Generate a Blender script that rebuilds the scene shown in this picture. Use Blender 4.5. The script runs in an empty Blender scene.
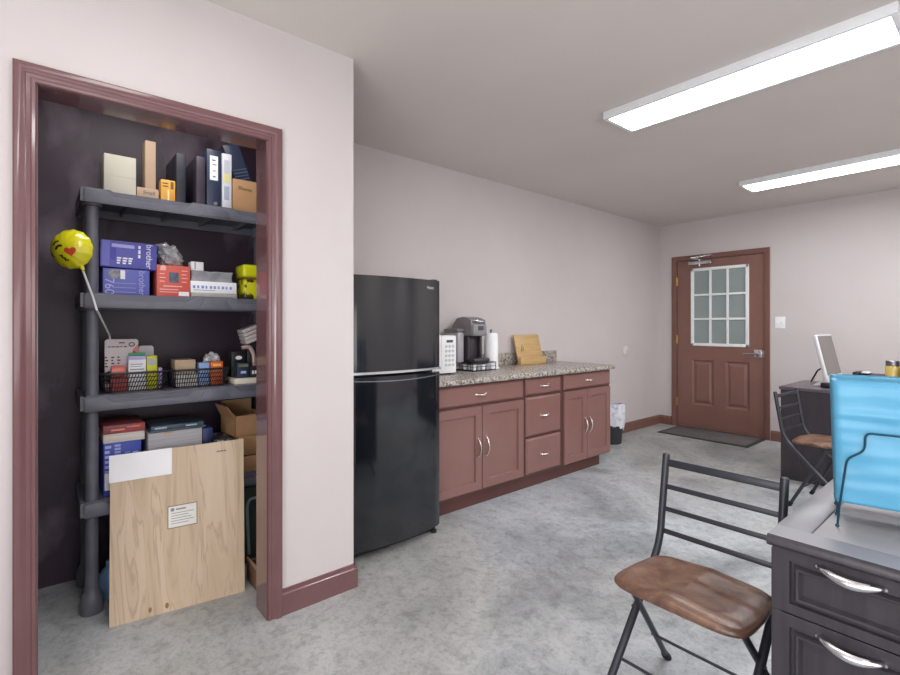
import bpy, bmesh, math, random
from mathutils import Matrix, Vector, noise, Euler
PI = math.pi
R = math.radians
random.seed(7)
C = bpy.context.scene.collection
SC = bpy.context.scene

# ------------------------------------------------------------------ camera, world, lights, exposure
cam_d = bpy.data.cameras.new('camera')
cam_d.sensor_width = 36.0
cam_d.lens = 483.68 / 900 * 36.0
cam_d.shift_y = -11.56 / 900        # level camera, lens shifted down: verticals stay upright
cam_d.clip_start = 0.02
cam = bpy.data.objects.new('camera', cam_d)
C.objects.link(cam)
cam.location = (0.005, 0.018, 1.2465)
cam.rotation_euler = (R(90), 0, R(49.77))
SC.camera = cam

W = bpy.data.worlds.new('world')
SC.world = W
W.use_nodes = True
W.node_tree.nodes['Background'].inputs[0].default_value = (0.9, 0.95, 1, 1)
W.node_tree.nodes['Background'].inputs[1].default_value = 0.3

LIGHT_POWER = 1.0


def area(name, loc, rot, sx, sy, power, col=(1, 1, 1)):
    d = bpy.data.lights.new(name, 'AREA')
    d.shape = 'RECTANGLE'
    d.size, d.size_y = sx, sy
    d.energy = power * LIGHT_POWER
    d.color = col
    o = bpy.data.objects.new(name, d)
    C.objects.link(o)
    o.location = loc
    o.rotation_euler = rot
    return o


# unseen area lights added at ceiling height, as further room lamps out of frame
area('ceiling_fill_near', (-0.97, 0.35, 2.48), (0, 0, 0), 1.2, 0.3, 7)
for yy, pw in ((0.35, 20), (2.75, 46), (4.9, 50)):
    area('ceiling_fill_right', (1.3, yy, 2.48), (0, 0, 0), 1.2, 0.3, pw)
# added daylight fill from behind and right, tilted up; the walls hold no windows
area('daylight_fill', (0.6, -1.6, 1.35), (R(90 + 32), 0, 0), 2.8, 1.6, 118, (0.96, 0.98, 1))
area('daylight_fill', (2.42, 0.2, 1.35), (R(90 + 30), 0, R(90)), 3.0, 1.6, 34, (0.96, 0.98, 1))
# small unseen fill light added to brighten the closet inside
area('closet_fill', (-2.30, 0.42, 2.50), (0, R(-12), 0), 0.25, 0.7, 6.5)
EMIT = 18.0

SC.view_settings.view_transform = 'Standard'
SC.view_settings.look = 'None'
SC.view_settings.exposure = 0.12
SC.view_settings.gamma = 1.0
SC.view_settings.use_curve_mapping = False


# ------------------------------------------------------------------ materials
def lin(c):
    if isinstance(c, str):
        c = c.lstrip('#')
        c = [int(c[i:i + 2], 16) / 255 for i in (0, 2, 4)]
    return tuple(x / 12.92 if x <= 0.04045 else ((x + 0.055) / 1.055) ** 2.4 for x in c) + (1.0,)


MATS = {}


def mat(name, c, rough=0.5, metal=0.0, c2=None, scale=6.0, detail=4.0, bump=0.0, bscale=60.0, stretch=(1, 1, 1),
        lo=0.35, hi=0.65, coat=0.0, trans=0.0, spec=0.5, rvar=0.0, emit=None, alpha=1.0, ior=1.45):
    if name in MATS:
        return MATS[name]
    m = bpy.data.materials.new(name)
    m.use_nodes = True
    nt = m.node_tree
    p = nt.nodes['Principled BSDF']
    p.inputs['Base Color'].default_value = lin(c)
    p.inputs['Roughness'].default_value = rough
    p.inputs['Metallic'].default_value = metal
    p.inputs['Specular IOR Level'].default_value = spec
    p.inputs['Coat Weight'].default_value = coat
    p.inputs['Coat Roughness'].default_value = 0.08
    p.inputs['Transmission Weight'].default_value = trans
    p.inputs['IOR'].default_value = ior
    p.inputs['Alpha'].default_value = alpha
    tc = nt.nodes.new('ShaderNodeTexCoord')
    mp = nt.nodes.new('ShaderNodeMapping')
    mp.inputs['Scale'].default_value = stretch
    nt.links.new(tc.outputs['Object'], mp.inputs[0])
    n = nt.nodes.new('ShaderNodeTexNoise')
    n.inputs['Scale'].default_value = scale
    n.inputs['Detail'].default_value = detail
    nt.links.new(mp.outputs[0], n.inputs['Vector'])
    r = nt.nodes.new('ShaderNodeValToRGB')
    r.color_ramp.elements[0].position = lo
    r.color_ramp.elements[1].position = hi
    r.color_ramp.elements[0].color = lin(c)
    r.color_ramp.elements[1].color = lin(c2 if c2 else c)
    if not c2:
        a = lin(c)
        r.color_ramp.elements[1].color = tuple(min(1, x * 1.06 + 0.002) for x in a[:3]) + (1,)
    nt.links.new(n.outputs['Fac'], r.inputs[0])
    nt.links.new(r.outputs[0], p.inputs['Base Color'])
    if rvar:
        mr = nt.nodes.new('ShaderNodeMapRange')
        mr.inputs['To Min'].default_value = max(0.02, rough - rvar)
        mr.inputs['To Max'].default_value = min(1, rough + rvar)
        nt.links.new(n.outputs['Fac'], mr.inputs['Value'])
        nt.links.new(mr.outputs[0], p.inputs['Roughness'])
    if bump:
        n2 = nt.nodes.new('ShaderNodeTexNoise')
        n2.inputs['Scale'].default_value = bscale
        n2.inputs['Detail'].default_value = 3
        nt.links.new(mp.outputs[0], n2.inputs['Vector'])
        b = nt.nodes.new('ShaderNodeBump')
        b.inputs['Strength'].default_value = bump
        b.inputs['Distance'].default_value = 0.01
        nt.links.new(n2.outputs['Fac'], b.inputs['Height'])
        nt.links.new(b.outputs[0], p.inputs['Normal'])
    if emit:
        p.inputs['Emission Color'].default_value = lin(emit[0])
        p.inputs['Emission Strength'].default_value = emit[1]
    MATS[name] = m
    return m


def concrete():
    m = bpy.data.materials.new('polished concrete')
    m.use_nodes = True
    nt = m.node_tree
    N = nt.nodes.new
    L = nt.links.new
    p = nt.nodes['Principled BSDF']
    tc = N('ShaderNodeTexCoord')

    def nz(scale, detail, rough=0.55, dist=0.0, st=(1, 1, 1), rot=0.0):
        mp = N('ShaderNodeMapping')
        mp.inputs['Scale'].default_value = st
        mp.inputs['Rotation'].default_value = (0, 0, rot)
        L(tc.outputs['Object'], mp.inputs[0])
        n = N('ShaderNodeTexNoise')
        n.inputs['Scale'].default_value = scale
        n.inputs['Detail'].default_value = detail
        n.inputs['Roughness'].default_value = rough
        n.inputs['Distortion'].default_value = dist
        L(mp.outputs[0], n.inputs['Vector'])
        return n

    def ramp(n, stops):
        r = N('ShaderNodeValToRGB')
        e = r.color_ramp.elements
        while len(e) < len(stops):
            e.new(0.5)
        for k, (pos, c) in enumerate(stops):
            e[k].position = pos
            e[k].color = lin(c)
        L(n.outputs['Fac'], r.inputs[0])
        return r

    def mix(a, b, fac, mode='MIX'):
        x = N('ShaderNodeMix')
        x.data_type = 'RGBA'
        x.blend_type = mode
        x.inputs[0].default_value = fac
        L(a, x.inputs[6])
        L(b, x.inputs[7])
        return x

    big = ramp(nz(0.75, 9, 0.62, 0.8), [(0.30, '#757a80'), (0.42, '#a0a5ab'), (0.52, '#c1c6cc'), (0.60, '#b1b6bc'), (0.72, '#888d93')])
    warm = ramp(nz(0.55, 3, 0.5, 0.3), [(0.40, '#ffffff'), (0.58, '#f1ebe1'), (0.75, '#fbf7f0')])
    fine = ramp(nz(15, 10, 0.78, 0.4), [(0.28, '#8f8f8f'), (0.46, '#e4e4e4'), (0.54, '#ffffff'), (0.66, '#dcdcdc'), (0.76, '#ffffff')])
    streak = ramp(nz(2.6, 8, 0.62, 1.6, (1.0, 0.45, 1), 0.7), [(0.0, '#c9c9cb'), (0.38, '#ffffff'), (0.62, '#ffffff'), (0.75, '#d6d6d8')])
    white = ramp(nz(4.2, 9, 0.68, 1.2), [(0.0, '#000000'), (0.57, '#000000'), (0.63, '#4c4c4c'), (0.70, '#707070'), (1.0, '#707070')])
    a = mix(big.outputs[0], warm.outputs[0], 1.0, 'MULTIPLY')
    b = mix(a.outputs[2], fine.outputs[0], 0.7, 'MULTIPLY')
    grain = ramp(nz(48, 6, 0.75), [(0.3, '#a8a8a8'), (0.5, '#ffffff'), (1.0, '#ffffff')])
    b = mix(b.outputs[2], grain.outputs[0], 0.5, 'MULTIPLY')
    c = mix(b.outputs[2], streak.outputs[0], 0.75, 'MULTIPLY')
    d = mix(c.outputs[2], white.outputs[0], 0.45, 'ADD')
    L(d.outputs[2], p.inputs['Base Color'])
    rn = nz(3.0, 6)
    mr = N('ShaderNodeMapRange')
    mr.inputs['To Min'].default_value = 0.28
    mr.inputs['To Max'].default_value = 0.6
    L(rn.outputs['Fac'], mr.inputs['Value'])
    L(mr.outputs[0], p.inputs['Roughness'])
    bn = N('ShaderNodeBump')
    bn.inputs['Strength'].default_value = 0.08
    bn.inputs['Distance'].default_value = 0.01
    L(nz(30, 6).outputs['Fac'], bn.inputs['Height'])
    L(bn.outputs[0], p.inputs['Normal'])
    return m


def granite():
    m = bpy.data.materials.new('speckled granite laminate')
    m.use_nodes = True
    nt = m.node_tree
    N = nt.nodes.new
    L = nt.links.new
    p = nt.nodes['Principled BSDF']
    tc = N('ShaderNodeTexCoord')
    n = N('ShaderNodeTexNoise')
    n.inputs['Scale'].default_value = 55
    n.inputs['Detail'].default_value = 6
    n.inputs['Roughness'].default_value = 0.7
    L(tc.outputs['Object'], n.inputs['Vector'])
    r = N('ShaderNodeValToRGB')
    e = r.color_ramp.elements
    stops = [(0.30, '#2c2a2b'), (0.42, '#6f6862'), (0.50, '#9a9087'), (0.57, '#c9c2ba'), (0.66, '#5d564f'), (0.75, '#d8d4ce')]
    while len(e) < len(stops):
        e.new(0.5)
    for k, (pos, c) in enumerate(stops):
        e[k].position = pos
        e[k].color = lin(c)
    L(n.outputs['Fac'], r.inputs[0])
    L(r.outputs[0], p.inputs['Base Color'])
    p.inputs['Roughness'].default_value = 0.22
    return m


def plywood():
    m = bpy.data.materials.new('birch plywood')
    m.use_nodes = True
    nt = m.node_tree
    N = nt.nodes.new
    L = nt.links.new
    p = nt.nodes['Principled BSDF']
    tc = N('ShaderNodeTexCoord')
    mp = N('ShaderNodeMapping')
    mp.inputs['Scale'].default_value = (1, 5.5, 0.55)
    L(tc.outputs['Object'], mp.inputs[0])
    n = N('ShaderNodeTexNoise')
    n.inputs['Scale'].default_value = 2.2
    n.inputs['Detail'].default_value = 5
    n.inputs['Distortion'].default_value = 1.2
    L(mp.outputs[0], n.inputs['Vector'])
    r = N('ShaderNodeValToRGB')
    e = r.color_ramp.elements
    stops = [(0.30, '#a8937a'), (0.42, '#c2ab90'), (0.50, '#c8b299'), (0.535, '#b59e86'), (0.56, '#cab59c'), (0.75, '#d0bca4')]
    while len(e) < len(stops):
        e.new(0.5)
    for k, (pos, c) in enumerate(stops):
        e[k].position = pos
        e[k].color = lin(c)
    L(n.outputs['Fac'], r.inputs[0])
    L(r.outputs[0], p.inputs['Base Color'])
    p.inputs['Roughness'].default_value = 0.55
    return m


M_WALL = mat('beige wall paint', '#cbc4c3', 0.75, c2='#c8c0bf', scale=1.5, bump=0.03, bscale=120)
M_CEIL = mat('ceiling paint', '#d6cec9', 0.8, c2='#d2cac5', scale=1.2)
M_DARKWALL = mat('dark closet panel', '#3e303e', 0.40, c2='#8b7f8c', scale=3.4, detail=9, lo=0.53, hi=0.82, rvar=0.12, stretch=(1, 1, 0.6))
M_TRIMTINT = mat('brown enamel trim', '#6b494b', 0.2, c2='#6f4d4f', scale=10, coat=0.6)  # same enamel as the far trim, mauve tint of the light mixed in
M_TRIMFAR = mat('warm brown enamel trim', '#765248', 0.33, c2='#7a564c', scale=8, coat=.2)
M_DOOR = mat('brown enamel door', '#825e54', 0.38, c2='#866258', scale=4)
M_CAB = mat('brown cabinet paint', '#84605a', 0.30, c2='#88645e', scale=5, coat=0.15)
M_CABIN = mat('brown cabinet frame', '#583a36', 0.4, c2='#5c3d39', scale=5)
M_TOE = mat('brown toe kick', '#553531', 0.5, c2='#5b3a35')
M_NICKEL = mat('brushed nickel', '#d9d2cb', 0.25, 1.0, scale=40)
M_GRAN = granite()
M_CONC = concrete()
M_PLY = plywood()
M_PLYEDGE = mat('plywood edge', '#b0916d', 0.7, c2='#c7aa86', scale=3, stretch=(60, 1, 1))
M_FRIDGE = mat('gloss black enamel', '#13161b', 0.10, c2='#161920', scale=3, coat=0.35, spec=0.65, bump=0.012, bscale=9)
M_FRIDGESIDE = mat('black appliance side', '#17181a', 0.45, scale=50)
M_SILVER = mat('silver trim plastic', '#cfd2d6', 0.25, 0.8)
M_SHELF = mat('charcoal resin shelf', '#5c5d67', 0.38, c2='#666771', scale=12, rvar=0.08)
M_WHITE = mat('white plastic', '#eceded', 0.35, scale=4)
M_PAPER = mat('white paper', '#e9e9ec', 0.7, scale=6)
M_GREYPAPER = mat('grey paper edges', '#bdbcc0', 0.8, c2='#a9a8ad', scale=3, stretch=(1, 1, 90))
M_CARD = mat('kraft cardboard', '#b08a63', 0.75, c2='#a67f59', scale=5)
M_CARDLIGHT = mat('light kraft cardboard', '#bda58d', 0.75, c2='#b49b82', scale=5)
M_CREAM = mat('cream carton', '#cbc7b8', 0.65, c2='#c1bdac', scale=4)
M_ORANGE = mat('orange carton', '#d99a3a', 0.5, c2='#e6b458', scale=6)
M_BINDBLK = mat('black binder vinyl', '#262831', 0.4, c2='#30333e', scale=20)
M_BINDNAVY = mat('navy binder vinyl', '#2b3348', 0.3, c2='#39435a', scale=6)
M_BINDPLUM = mat('plum binder vinyl', '#37303b', 0.4, c2='#423a46', scale=9)
M_BINDWHT = mat('white binder vinyl', '#d9d9dc', 0.4, c2='#c9cbd2', scale=6)
M_YPATCH = mat('yellow print', '#d8cf92', 0.5)
M_BLUEBOX = mat('violet blue carton', '#5656ab', 0.45, c2='#6161b6', scale=4)
M_BLUEBOX2 = mat('blue violet carton', '#5c62ae', 0.45, c2='#676db9', scale=4)
M_BLUEDK = mat('deep blue print', '#4142a8', 0.45)
M_LILAC = mat('lilac print', '#a9a9e0', 0.5)
M_REDBOX = mat('coral red carton', '#cf5a4e', 0.5, c2='#d86a5c', scale=3)
M_PINK = mat('pink print', '#eab6b0', 0.5)
M_INK = mat('black ink', '#1a1718', 0.6)
M_GREYINK = mat('grey print', '#53565c', 0.6)
M_BAG = mat('clear crinkled plastic', '#d9d8da', 0.2, c2='#bfc0c4', scale=14, trans=0.25, coat=0.5)
M_YELLOW = mat('yellow package film', '#d6d91e', 0.3, c2='#c4c512', scale=6)
M_YGREEN = mat('yellow green package print', '#c9c51f', 0.35, c2='#3c3a17', scale=26, lo=0.5, hi=0.56)
M_BALLOON = mat('yellow foil balloon', '#d9d116', 0.2, c2='#e2da22', scale=5, coat=0.6)
M_RED = mat('red print', '#c2402a', 0.4)
M_BASKET = mat('black woven plastic', '#2b2a2e', 0.4, scale=20)
M_TAN = mat('tan paperback cover', '#bfa98d', 0.6, c2='#b39d80', scale=7)
M_BLUEBK = mat('bright blue carton', '#3848a8', 0.45, c2='#4254b4', scale=5)
M_GREEN = mat('dark green tote', '#2e3d3a', 0.5, c2='#38483f', scale=5)
M_BROWNBOX = mat('brown crate cardboard', '#6f5440', 0.7, c2='#7d6048', scale=7)
M_LABELBEIGE = mat('pale beige cover', '#d8cfbb', 0.6)
M_CHAIRMET = mat('gunmetal chair tube', '#3c3d44', 0.38, 0.35, scale=30)
M_RUBBER = mat('black rubber', '#18181a', 0.7)
M_DESK = mat('dark espresso wood', '#353136', 0.36, c2='#3e3a3f', scale=4, stretch=(14, 14, 1), rvar=0.05)
M_DESKTOP = mat('dark desk top with painted glare', '#8c8b91', 0.28, c2='#939298', scale=40, stretch=(1, 12, 12))  # dark desk wood, greyed in its colour to carry the glare
M_FARDESKTOP = mat('dark desk laminate', '#5c545a', 0.3, c2='#645c62', scale=20, stretch=(1, 12, 12))
M_STEEL = mat('satin steel', '#d4d4d8', 0.22, 1.0, scale=60)
M_BLUE = mat('sky blue poly', '#549bbf', 0.38, c2='#5ba2c4', scale=3)
M_BLUEIN = mat('sky blue poly rim', '#8fcdf0', 0.3)
M_WIRE = mat('dark teal wire', '#24485a', 0.35, 0.6)
M_SCREEN = mat('grey screen glass', '#6c6663', 0.12, scale=3)
M_ALU = mat('silver aluminium', '#dcdcde', 0.3, 0.35)
M_BLACK = mat('black plastic', '#1d1d20', 0.4, scale=20)
M_DKGREY = mat('dark grey plastic', '#4a4a50', 0.45)
M_SMOKE = mat('smoked grey plastic', '#8b878a', 0.22, c2='#938f92', scale=8)
M_SMOKED = mat('brewer dark niche', '#3b373b', 0.35)
M_BREW = mat('warm grey brewer plastic', '#767073', 0.3, c2='#7d777a', scale=7)
M_WATER = mat('clear water tank', '#c8c6c9', 0.12, c2='#bdbbbf', scale=4, trans=0.3)
M_WOOD = mat('honey wood', '#c8a875', 0.42, c2='#bb9864', scale=5, stretch=(2, 1, 9))
M_GLASSPANE = mat('frosted door glass', '#8b9694', 0.18, c2='#95a09e', scale=2)
M_BRASS = mat('brass hinge', '#c4a060', 0.3, 0.9)
M_MAT = mat('charcoal ribbed mat', '#5a5556', 0.9, c2='#6d6868', scale=120, bump=0.4, bscale=260)
M_MATEDGE = mat('mat rubber border', '#332e30', 0.7)
M_LINER = mat('white bin liner', '#e3e4ea', 0.3, c2='#9fa3bb', scale=16, detail=6, lo=0.52, hi=0.7, bump=0.3, bscale=22)
M_BIN = mat('charcoal bin plastic', '#33343a', 0.5)
M_JAR = mat('yellow wax jar', '#d9c06a', 0.2, c2='#cfb258', scale=6, coat=0.5)
M_GREYLID = mat('grey metal lid', '#8d8b8d', 0.3, 0.8)
M_PURPLE = mat('dark violet plastic', '#4b3c55', 0.4)
M_DIFF = mat('lamp diffuser', '#ffffff', 0.5, emit=('#f8fbff', EMIT))
M_FIX = mat('white enamel fixture', '#e6e8ea', 0.4)


def leather():
    m = bpy.data.materials.new('worn brown leather')
    m.use_nodes = True
    nt = m.node_tree
    N = nt.nodes.new
    L = nt.links.new
    p = nt.nodes['Principled BSDF']
    tc = N('ShaderNodeTexCoord')
    n = N('ShaderNodeTexNoise')
    n.inputs['Scale'].default_value = 7
    n.inputs['Detail'].default_value = 8
    n.inputs['Roughness'].default_value = 0.65
    n.inputs['Distortion'].default_value = 0.5
    L(tc.outputs['Object'], n.inputs['Vector'])
    r = N('ShaderNodeValToRGB')
    e = r.color_ramp.elements
    stops = [(0.3, '#43302a'), (0.46, '#64483b'), (0.58, '#80614f'), (0.72, '#a08471')]
    while len(e) < len(stops):
        e.new(0.5)
    for k, (pos, c) in enumerate(stops):
        e[k].position = pos
        e[k].color = lin(c)
    L(n.outputs['Fac'], r.inputs[0])
    L(r.outputs[0], p.inputs['Base Color'])
    mr = N('ShaderNodeMapRange')
    mr.inputs['To Min'].default_value = 0.26
    mr.inputs['To Max'].default_value = 0.36
    L(n.outputs['Fac'], mr.inputs['Value'])
    L(mr.outputs[0], p.inputs['Roughness'])
    b = N('ShaderNodeBump')
    b.inputs['Strength'].default_value = 0.06
    b.inputs['Distance'].default_value = 0.006
    n3 = N('ShaderNodeTexNoise')
    n3.inputs['Scale'].default_value = 30
    L(tc.outputs['Object'], n3.inputs['Vector'])
    L(n3.outputs['Fac'], b.inputs['Height'])
    L(b.outputs[0], p.inputs['Normal'])
    return m


M_LEATHER = leather()


# ------------------------------------------------------------------ mesh builder
class B:
    def __init__(s):
        s.bm = bmesh.new()

    def box(s, x0, y0, z0, x1, y1, z1, bev=0.0, seg=2, M=None):
        t = bmesh.new()
        x0, x1 = sorted((x0, x1)); y0, y1 = sorted((y0, y1)); z0, z1 = sorted((z0, z1))
        bmesh.ops.create_cube(t, size=1.0)
        for v in t.verts:
            v.co = Vector((x0 + (v.co.x + .5) * (x1 - x0), y0 + (v.co.y + .5) * (y1 - y0), z0 + (v.co.z + .5) * (z1 - z0)))
        if bev:
            bev = min(bev, 0.49 * min(x1 - x0, y1 - y0, z1 - z0))
            bmesh.ops.bevel(t, geom=t.edges[:], offset=bev, segments=seg, affect='EDGES', profile=0.5)
        return s._merge(t, M)

    def _merge(s, t, M=None):
        if M is not None:
            bmesh.ops.transform(t, matrix=M, verts=t.verts[:])
        me = bpy.data.meshes.new('t')
        t.to_mesh(me)
        t.free()
        s.bm.from_mesh(me)
        bpy.data.meshes.remove(me)
        return s

    def tube(s, pts, r, n=10, closed=False, M=None):
        t = bmesh.new()
        P = [Vector(p) for p in pts]
        rr = r if isinstance(r, (list, tuple)) else [r] * len(P)
        rings = []
        up = None
        k = len(P)
        for i, p in enumerate(P):
            if closed:
                d = (P[(i + 1) % k] - P[i - 1]).normalized()
            else:
                a = P[max(0, i - 1)]; b = P[min(k - 1, i + 1)]
                d = (b - a).normalized()
            if up is None:
                up = Vector((0, 0, 1)) if abs(d.z) < 0.9 else Vector((1, 0, 0))
            u = (up - d * up.dot(d))
            if u.length < 1e-5:
                u = d.orthogonal()
            u.normalize()
            up = u
            w = d.cross(u)
            rings.append([t.verts.new(p + (u * math.cos(2 * PI * j / n) + w * math.sin(2 * PI * j / n)) * rr[i]) for j in range(n)])
        m = k if closed else k - 1
        for i in range(m):
            a = rings[i]; b = rings[(i + 1) % k]
            for j in range(n):
                t.faces.new((a[j], a[(j + 1) % n], b[(j + 1) % n], b[j]))
        if not closed:
            t.faces.new(rings[0][::-1]); t.faces.new(rings[-1])
        bmesh.ops.recalc_face_normals(t, faces=t.faces[:])
        return s._merge(t, M)

    def lathe(s, prof, c=(0, 0, 0), n=24, M=None):
        t = bmesh.new()
        rings = []
        for r, z in prof:
            if r < 1e-6:
                rings.append([t.verts.new((c[0], c[1], c[2] + z))])
            else:
                rings.append([t.verts.new((c[0] + r * math.cos(2 * PI * j / n), c[1] + r * math.sin(2 * PI * j / n), c[2] + z)) for j in range(n)])
        for a, b in zip(rings, rings[1:]):
            for j in range(n):
                q = [a[j % len(a)], a[(j + 1) % len(a)], b[(j + 1) % len(b)], b[j % len(b)]]
                u = []
                for v in q:
                    if v not in u:
                        u.append(v)
                if len(u) > 2:
                    t.faces.new(u)
        for ring, rev in ((rings[0], True), (rings[-1], False)):
            if len(ring) > 2:
                t.faces.new(ring[::-1] if rev else ring)
        bmesh.ops.recalc_face_normals(t, faces=t.faces[:])
        return s._merge(t, M)

    def prism(s, poly, axis, a0, a1, bev=0.0, M=None):
        """poly in the two other axes (order x,y,z without axis), extruded from a0 to a1 along axis"""
        t = bmesh.new()
        ax = 'xyz'.index(axis)

        def v3(p, a):
            q = list(p); q.insert(ax, a); return q
        A = [t.verts.new(v3(p, a0)) for p in poly]
        Bv = [t.verts.new(v3(p, a1)) for p in poly]
        k = len(poly)
        t.faces.new(A[::-1]); t.faces.new(Bv)
        for i in range(k):
            t.faces.new((A[i], A[(i + 1) % k], Bv[(i + 1) % k], Bv[i]))
        bmesh.ops.recalc_face_normals(t, faces=t.faces[:])
        if bev:
            bmesh.ops.bevel(t, geom=t.edges[:], offset=bev, segments=2, affect='EDGES', profile=0.5)
        return s._merge(t, M)

    def blob(s, c, sc, amp=0.0, freq=3.0, sub=4, seed=0, flat=None, M=None):
        t = bmesh.new()
        bmesh.ops.create_icosphere(t, subdivisions=sub, radius=1.0)
        off = Vector((seed * 3.1, seed * 1.7, seed * 2.3))
        for v in t.verts:
            d = v.co.normalized()
            k = 1.0
            if amp:
                q = d * freq + off
                k += amp * (noise.noise(q) + 0.5 * abs(noise.noise(q * 2.3)) * 2 + 0.35 * noise.noise(q * 4.7))
            v.co = Vector((d.x * k * sc[0], d.y * k * sc[1], d.z * k * sc[2]))
            if flat is not None and v.co.z < flat:
                v.co.z = flat
            v.co += Vector(c)
        return s._merge(t, M)

    def grid(s, fn, nu, nv, M=None):
        t = bmesh.new()
        V = [[t.verts.new(fn(i / nu, j / nv)) for j in range(nv + 1)] for i in range(nu + 1)]
        for i in range(nu):
            for j in range(nv):
                t.faces.new((V[i][j], V[i + 1][j], V[i + 1][j + 1], V[i][j + 1]))
        return s._merge(t, M)


MW = {}


def link(name, bm, m, angle=38):
    me = bpy.data.meshes.new(name)
    bm.to_mesh(me)
    bm.free()
    if m:
        for x in (m if isinstance(m, (list, tuple)) else [m]):
            me.materials.append(x)
    for p in me.polygons:
        p.use_smooth = True
    me.set_sharp_from_angle(angle=R(angle))
    o = bpy.data.objects.new(name, me)
    C.objects.link(o)
    return o


def part(name, b, m, parent, world=False, label=None, kind=None, angle=38):
    if world:
        bmesh.ops.transform(b.bm, matrix=MW[parent.name].inverted(), verts=b.bm.verts[:])
    o = link(name, b.bm, m, angle)
    o.parent = parent
    MW[o.name] = MW[parent.name]
    if label:
        o['label'] = label
    if kind:
        o['kind'] = kind
    return o


def thing(name, label, cat, loc=(0, 0, 0), rotz=0.0, group=None):
    o = bpy.data.objects.new(name, None)
    o.empty_display_size = 0.1
    C.objects.link(o)
    o.location = loc
    o.rotation_euler = (0, 0, rotz)
    o['label'] = label
    o['category'] = cat
    if group:
        o['group'] = group
    MW[o.name] = Matrix.Translation(loc) @ Matrix.Rotation(rotz, 4, 'Z')
    return o


def single(name, b, m, label, cat, group=None, kind=None, angle=38):
    """world-space mesh becomes one top-level object whose origin is its base centre"""
    xs = [v.co for v in b.bm.verts]
    org = Vector(((min(v.x for v in xs) + max(v.x for v in xs)) / 2, (min(v.y for v in xs) + max(v.y for v in xs)) / 2, min(v.z for v in xs)))
    bmesh.ops.translate(b.bm, vec=-org, verts=b.bm.verts[:])
    o = link(name, b.bm, m, angle)
    o.location = org
    o['label'] = label
    o['category'] = cat
    if group:
        o['group'] = group
    if kind:
        o['kind'] = kind
    MW[o.name] = Matrix.Translation(org)
    return o


def struct(name, b, m, parent=None, angle=38):
    o = link(name, b.bm, m, angle)
    if parent is not None:
        o.parent = parent
    else:
        o['kind'] = 'structure'
    MW[o.name] = Matrix.Identity(4)
    return o


def dup(root, loc, rotz, label, group=None):
    r = root.copy(); C.objects.link(r)
    r.location = loc; r.rotation_euler = (0, 0, rotz)
    r['label'] = label
    if group:
        r['group'] = group
    MW[r.name] = Matrix.Translation(loc) @ Matrix.Rotation(rotz, 4, 'Z')
    for ch in list(root.children):
        c = ch.copy(); C.objects.link(c); c.parent = r
        for g in list(ch.children):
            d = g.copy(); C.objects.link(d); d.parent = c
    return r


FACE = {'x': Matrix(((0, 0, 1, 0), (1, 0, 0, 0), (0, 1, 0, 0), (0, 0, 0, 1))),     # front face looking along +X
        '-y': Matrix(((1, 0, 0, 0), (0, 0, -1, 0), (0, 1, 0, 0), (0, 0, 0, 1)))}


def text_bm(s, size, pos, face='x', rot=0.0, shear=0.0, sx=1.0):
    cu = bpy.data.curves.new('txt', 'FONT')
    cu.body = s
    cu.size = size
    cu.align_x = 'CENTER'
    cu.align_y = 'CENTER'
    cu.extrude = 0.0004
    cu.shear = shear
    o = bpy.data.objects.new('txt', cu)
    C.objects.link(o)
    dg = bpy.context.evaluated_depsgraph_get()
    me = bpy.data.meshes.new_from_object(o.evaluated_get(dg))
    bpy.data.objects.remove(o)
    b = B()
    b.bm.from_mesh(me)
    bpy.data.meshes.remove(me)
    Mx = Matrix.Translation(pos) @ (FACE[face] if isinstance(face, str) else face) @ Matrix.Rotation(rot, 4, 'Z') @ Matrix.Diagonal((sx, 1, 1, 1))
    bmesh.ops.transform(b.bm, matrix=Mx, verts=b.bm.verts[:])
    return b


def arc(p0, p1, h, n=8):
    """points of a bow from p0 to p1 rising by vector h in the middle"""
    p0, p1, h = Vector(p0), Vector(p1), Vector(h)
    return [p0.lerp(p1, i / n) + h * math.sin(PI * i / n) ** 0.7 for i in range(n + 1)]


def smooth_path(pts, r=0.03, n=4):
    P = [Vector(p) for p in pts]
    out = [P[0]]
    for a, b, c in zip(P, P[1:], P[2:]):
        d0 = (a - b); d1 = (c - b)
        k = min(r, d0.length * .45, d1.length * .45)
        q0 = b + d0.normalized() * k; q1 = b + d1.normalized() * k
        for i in range(n + 1):
            t = i / n
            out.append(q0 * (1 - t) ** 2 + b * 2 * t * (1 - t) + q1 * t * t)
    out.append(P[-1])
    return out


# ------------------------------------------------------------------ the room
XL, XC, YD, CE = -3.0, -2.06, 6.087, 2.522
XR, YB = 2.5, -1.7
YE = 1.16                       # end of the closet block
struct('floor', B().box(XL - .1, YB - .1, -.1, XR + .1, YD + .1, 0), M_CONC)
struct('ceiling', B().box(XL - .1, YB - .1, CE, XR + .1, YD + .1, CE + .1), M_CEIL)
struct('wall_left', B().box(XL - .1, YE, 0, XL, YD + .1, CE), M_WALL)
DX0, DX1, DZ = -2.800, -1.800, 2.065        # rough opening of the far door
struct('wall_far', B().box(XL - .1, YD, 0, DX0, YD + .12, CE).box(DX1, YD, 0, XR + .1, YD + .12, CE).box(DX0, YD, DZ, DX1, YD + .12, CE), M_WALL)
struct('wall_right', B().box(XR, YB, 0, XR + .1, YD + .1, CE), M_WALL)
struct('wall_behind', B().box(XC - .12, YB - .1, 0, XR + .1, YB, CE), M_WALL)
OY0, OY1, OZ = -0.004, 0.762, 2.044           # closet opening in the wall
struct('wall_closet_front', B().box(XC - .12, YB, 0, XC, OY0, CE).box(XC - .12, OY1, 0, XC, YE, CE).box(XC - .12, OY0, OZ, XC, OY1, CE), M_WALL)
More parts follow.
